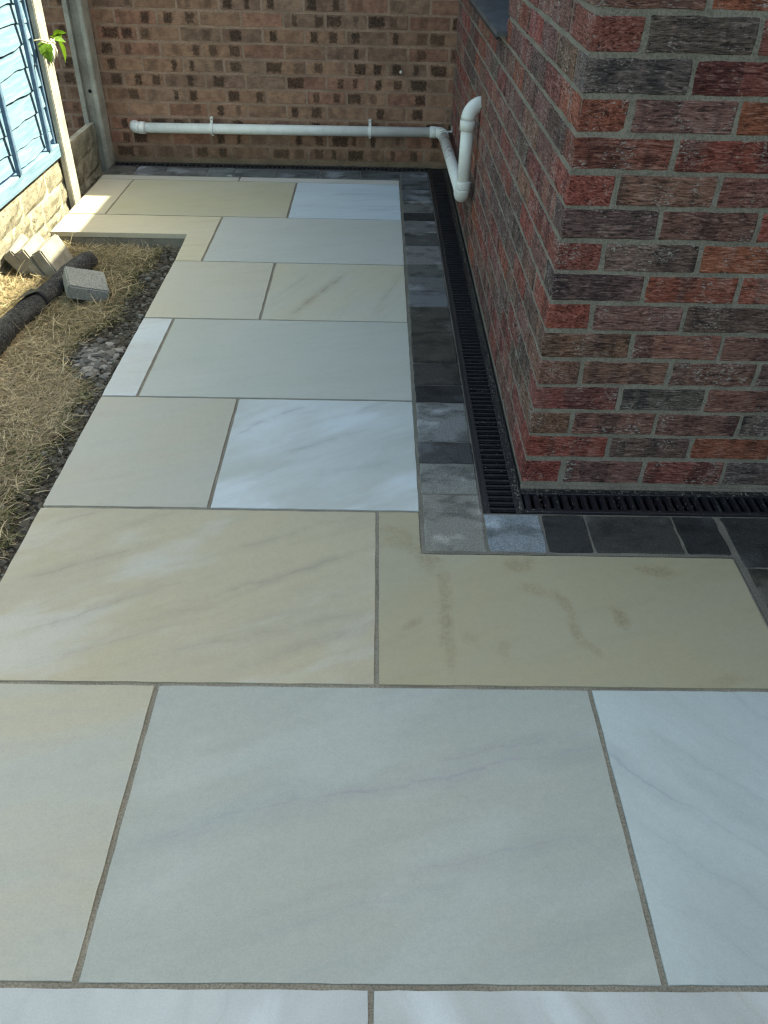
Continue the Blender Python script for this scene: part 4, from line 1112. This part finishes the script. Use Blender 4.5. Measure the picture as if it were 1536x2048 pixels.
# ---- dry grass
rs = np.random.RandomState(33)
def blades(N, y0, y1, scale=1.0):
    x = rs.uniform(-2.0, -1.325, N); y = rs.uniform(y0, y1, N)
    e = soil_edge(y)
    keep = (x < e - 0.022 + rs.normal(0, 0.016, N)) & ((y < 1.93) | (rs.uniform(size=N) < 0.10))
    dens = hash_noise(x * 1.0, y * 1.0, 14)
    keep &= (dens > -0.75) | (rs.uniform(size=N) < 0.35)
    # clear under the blocks
    keep &= ~((x > -1.68) & (x < -1.53) & (y > 1.29) & (y < 1.43))
    keep &= ~((x > -1.99) & (x < -1.79) & (y > 1.565) & (y < 1.77))
    x, y, dens = x[keep], y[keep], dens[keep]
    n = len(x)
    L = rs.uniform(0.022, 0.085, n) * scale
    az = rs.uniform(0, 6.283, n) + 0.8 * hash_noise(x * 0.7, y * 0.7, 40)
    el = np.abs(rs.normal(0.06, 0.17, n)); el = np.clip(el, 0.01, 1.0)
    stray = rs.uniform(size=n) < 0.018
    L = np.where(stray, rs.uniform(0.09, 0.16, n), L); el = np.where(stray, rs.uniform(0.15, 0.6, n), el)
    near_ = (soil_edge(y) - x)
    L = L * np.clip(0.45 + near_ / 0.12, 0.45, 1.0)
    bend = rs.uniform(-0.9, 0.5, n); curl = rs.normal(0, 0.7, n)
    w = rs.uniform(0.0008, 0.0017, n)
    base = np.stack([x, y, lawn_z(x, y) + rs.uniform(0.0, 0.02, n)], 1)
    P = [base]
    k = 4
    for i in range(k):
        t = (i + 0.5) / k
        a_ = az + curl * t; e_ = el + bend * t * (el > 0.15)
        d_ = np.stack([np.cos(a_) * np.cos(e_), np.sin(a_) * np.cos(e_), np.sin(e_)], 1)
        P.append(P[-1] + d_ * (L / k)[:, None])
    side = np.stack([-np.sin(az), np.cos(az), rs.uniform(-0.3, 0.3, n)], 1)
    V = np.zeros((n, (k + 1) * 2, 3))
    for i in range(k + 1):
        ww = (w * (1 - 0.75 * (i / k) ** 2))[:, None]
        P[i][:, 2] = np.maximum(P[i][:, 2], lawn_z(P[i][:, 0], P[i][:, 1]) + 0.001)
        over = P[i][:, 0] > -1.318
        P[i][over, 2] = np.maximum(P[i][over, 2], -0.03)
        V[:, 2 * i] = P[i] - side * ww; V[:, 2 * i + 1] = P[i] + side * ww
    f = np.array([[2 * i, 2 * i + 1, 2 * i + 3, 2 * i + 2] for i in range(k)])
    F = (f[None] + (np.arange(n) * (k + 1) * 2)[:, None, None]).reshape(-1, 4)
    # colours: straw, olive, green and old brown blades, in patches
    patch = hash_noise(x * 0.8, y * 0.8, 77)
    pick = rs.uniform(size=n) + 0.22 * patch
    pal_ = np.array([[0.55, 0.455, 0.305], [0.42, 0.33, 0.205], [0.24, 0.195, 0.11], [0.14, 0.148, 0.06], [0.11, 0.075, 0.045]])
    ci = np.where(pick < 0.36, 0, np.where(pick < 0.62, 1, np.where(pick < 0.84, 2, np.where(pick < 1.0, 3, 4))))
    near = e[keep] - x
    ci = np.where((near < 0.05) & (rs.uniform(size=n) < 0.45), 3, ci)
    c = pal_[ci] * rs.uniform(0.5, 1.2, (n, 1))
    return V.reshape(-1, 3), F, np.repeat(c, (k + 1) * 2, axis=0)
A = [blades(52000, -0.75, 2.0), blades(7000, -3.0, -0.75, 1.1)]
V = np.concatenate([A[0][0], A[1][0]]); F = np.concatenate([A[0][1], A[1][1] + len(A[0][0])]); Cc = np.concatenate([A[0][2], A[1][2]])
me = bpy.data.meshes.new('dry_grass')
me.vertices.add(len(V)); me.vertices.foreach_set('co', V.ravel())
me.loops.add(F.size); me.loops.foreach_set('vertex_index', F.ravel().astype(np.int32))
me.polygons.add(len(F)); me.polygons.foreach_set('loop_start', np.arange(0, F.size, 4, dtype=np.int32)); me.polygons.foreach_set('loop_total', np.full(len(F), 4, dtype=np.int32))
me.update(calc_edges=True)
at = me.color_attributes.new('blade_colour', 'FLOAT_COLOR', 'POINT')
at.data.foreach_set('color', np.concatenate([Cc, np.ones((len(Cc), 1))], 1).ravel())
grs = M('dry_grass_blades', 0.75, 0.25)
_a = grs.n('ShaderNodeAttribute'); _a.attribute_name = 'blade_colour'
grs.l(_a.outputs['Color'], grs.b.inputs['Base Color'])
_tr = grs.n('ShaderNodeBsdfTranslucent'); grs.l(_a.outputs['Color'], _tr.inputs[0])
_mx = grs.n('ShaderNodeMixShader'); _mx.inputs[0].default_value = 0.25
grs.l(grs.b.outputs[0], _mx.inputs[1]); grs.l(_tr.outputs[0], _mx.inputs[2]); grs.l(_mx.outputs[0], grs.t.nodes['Material Output'].inputs[0])
tag(put('dry_grass', me, grs.m), 'flattened dry straw coloured grass between the paving and the fence', 'grass', kind='stuff')
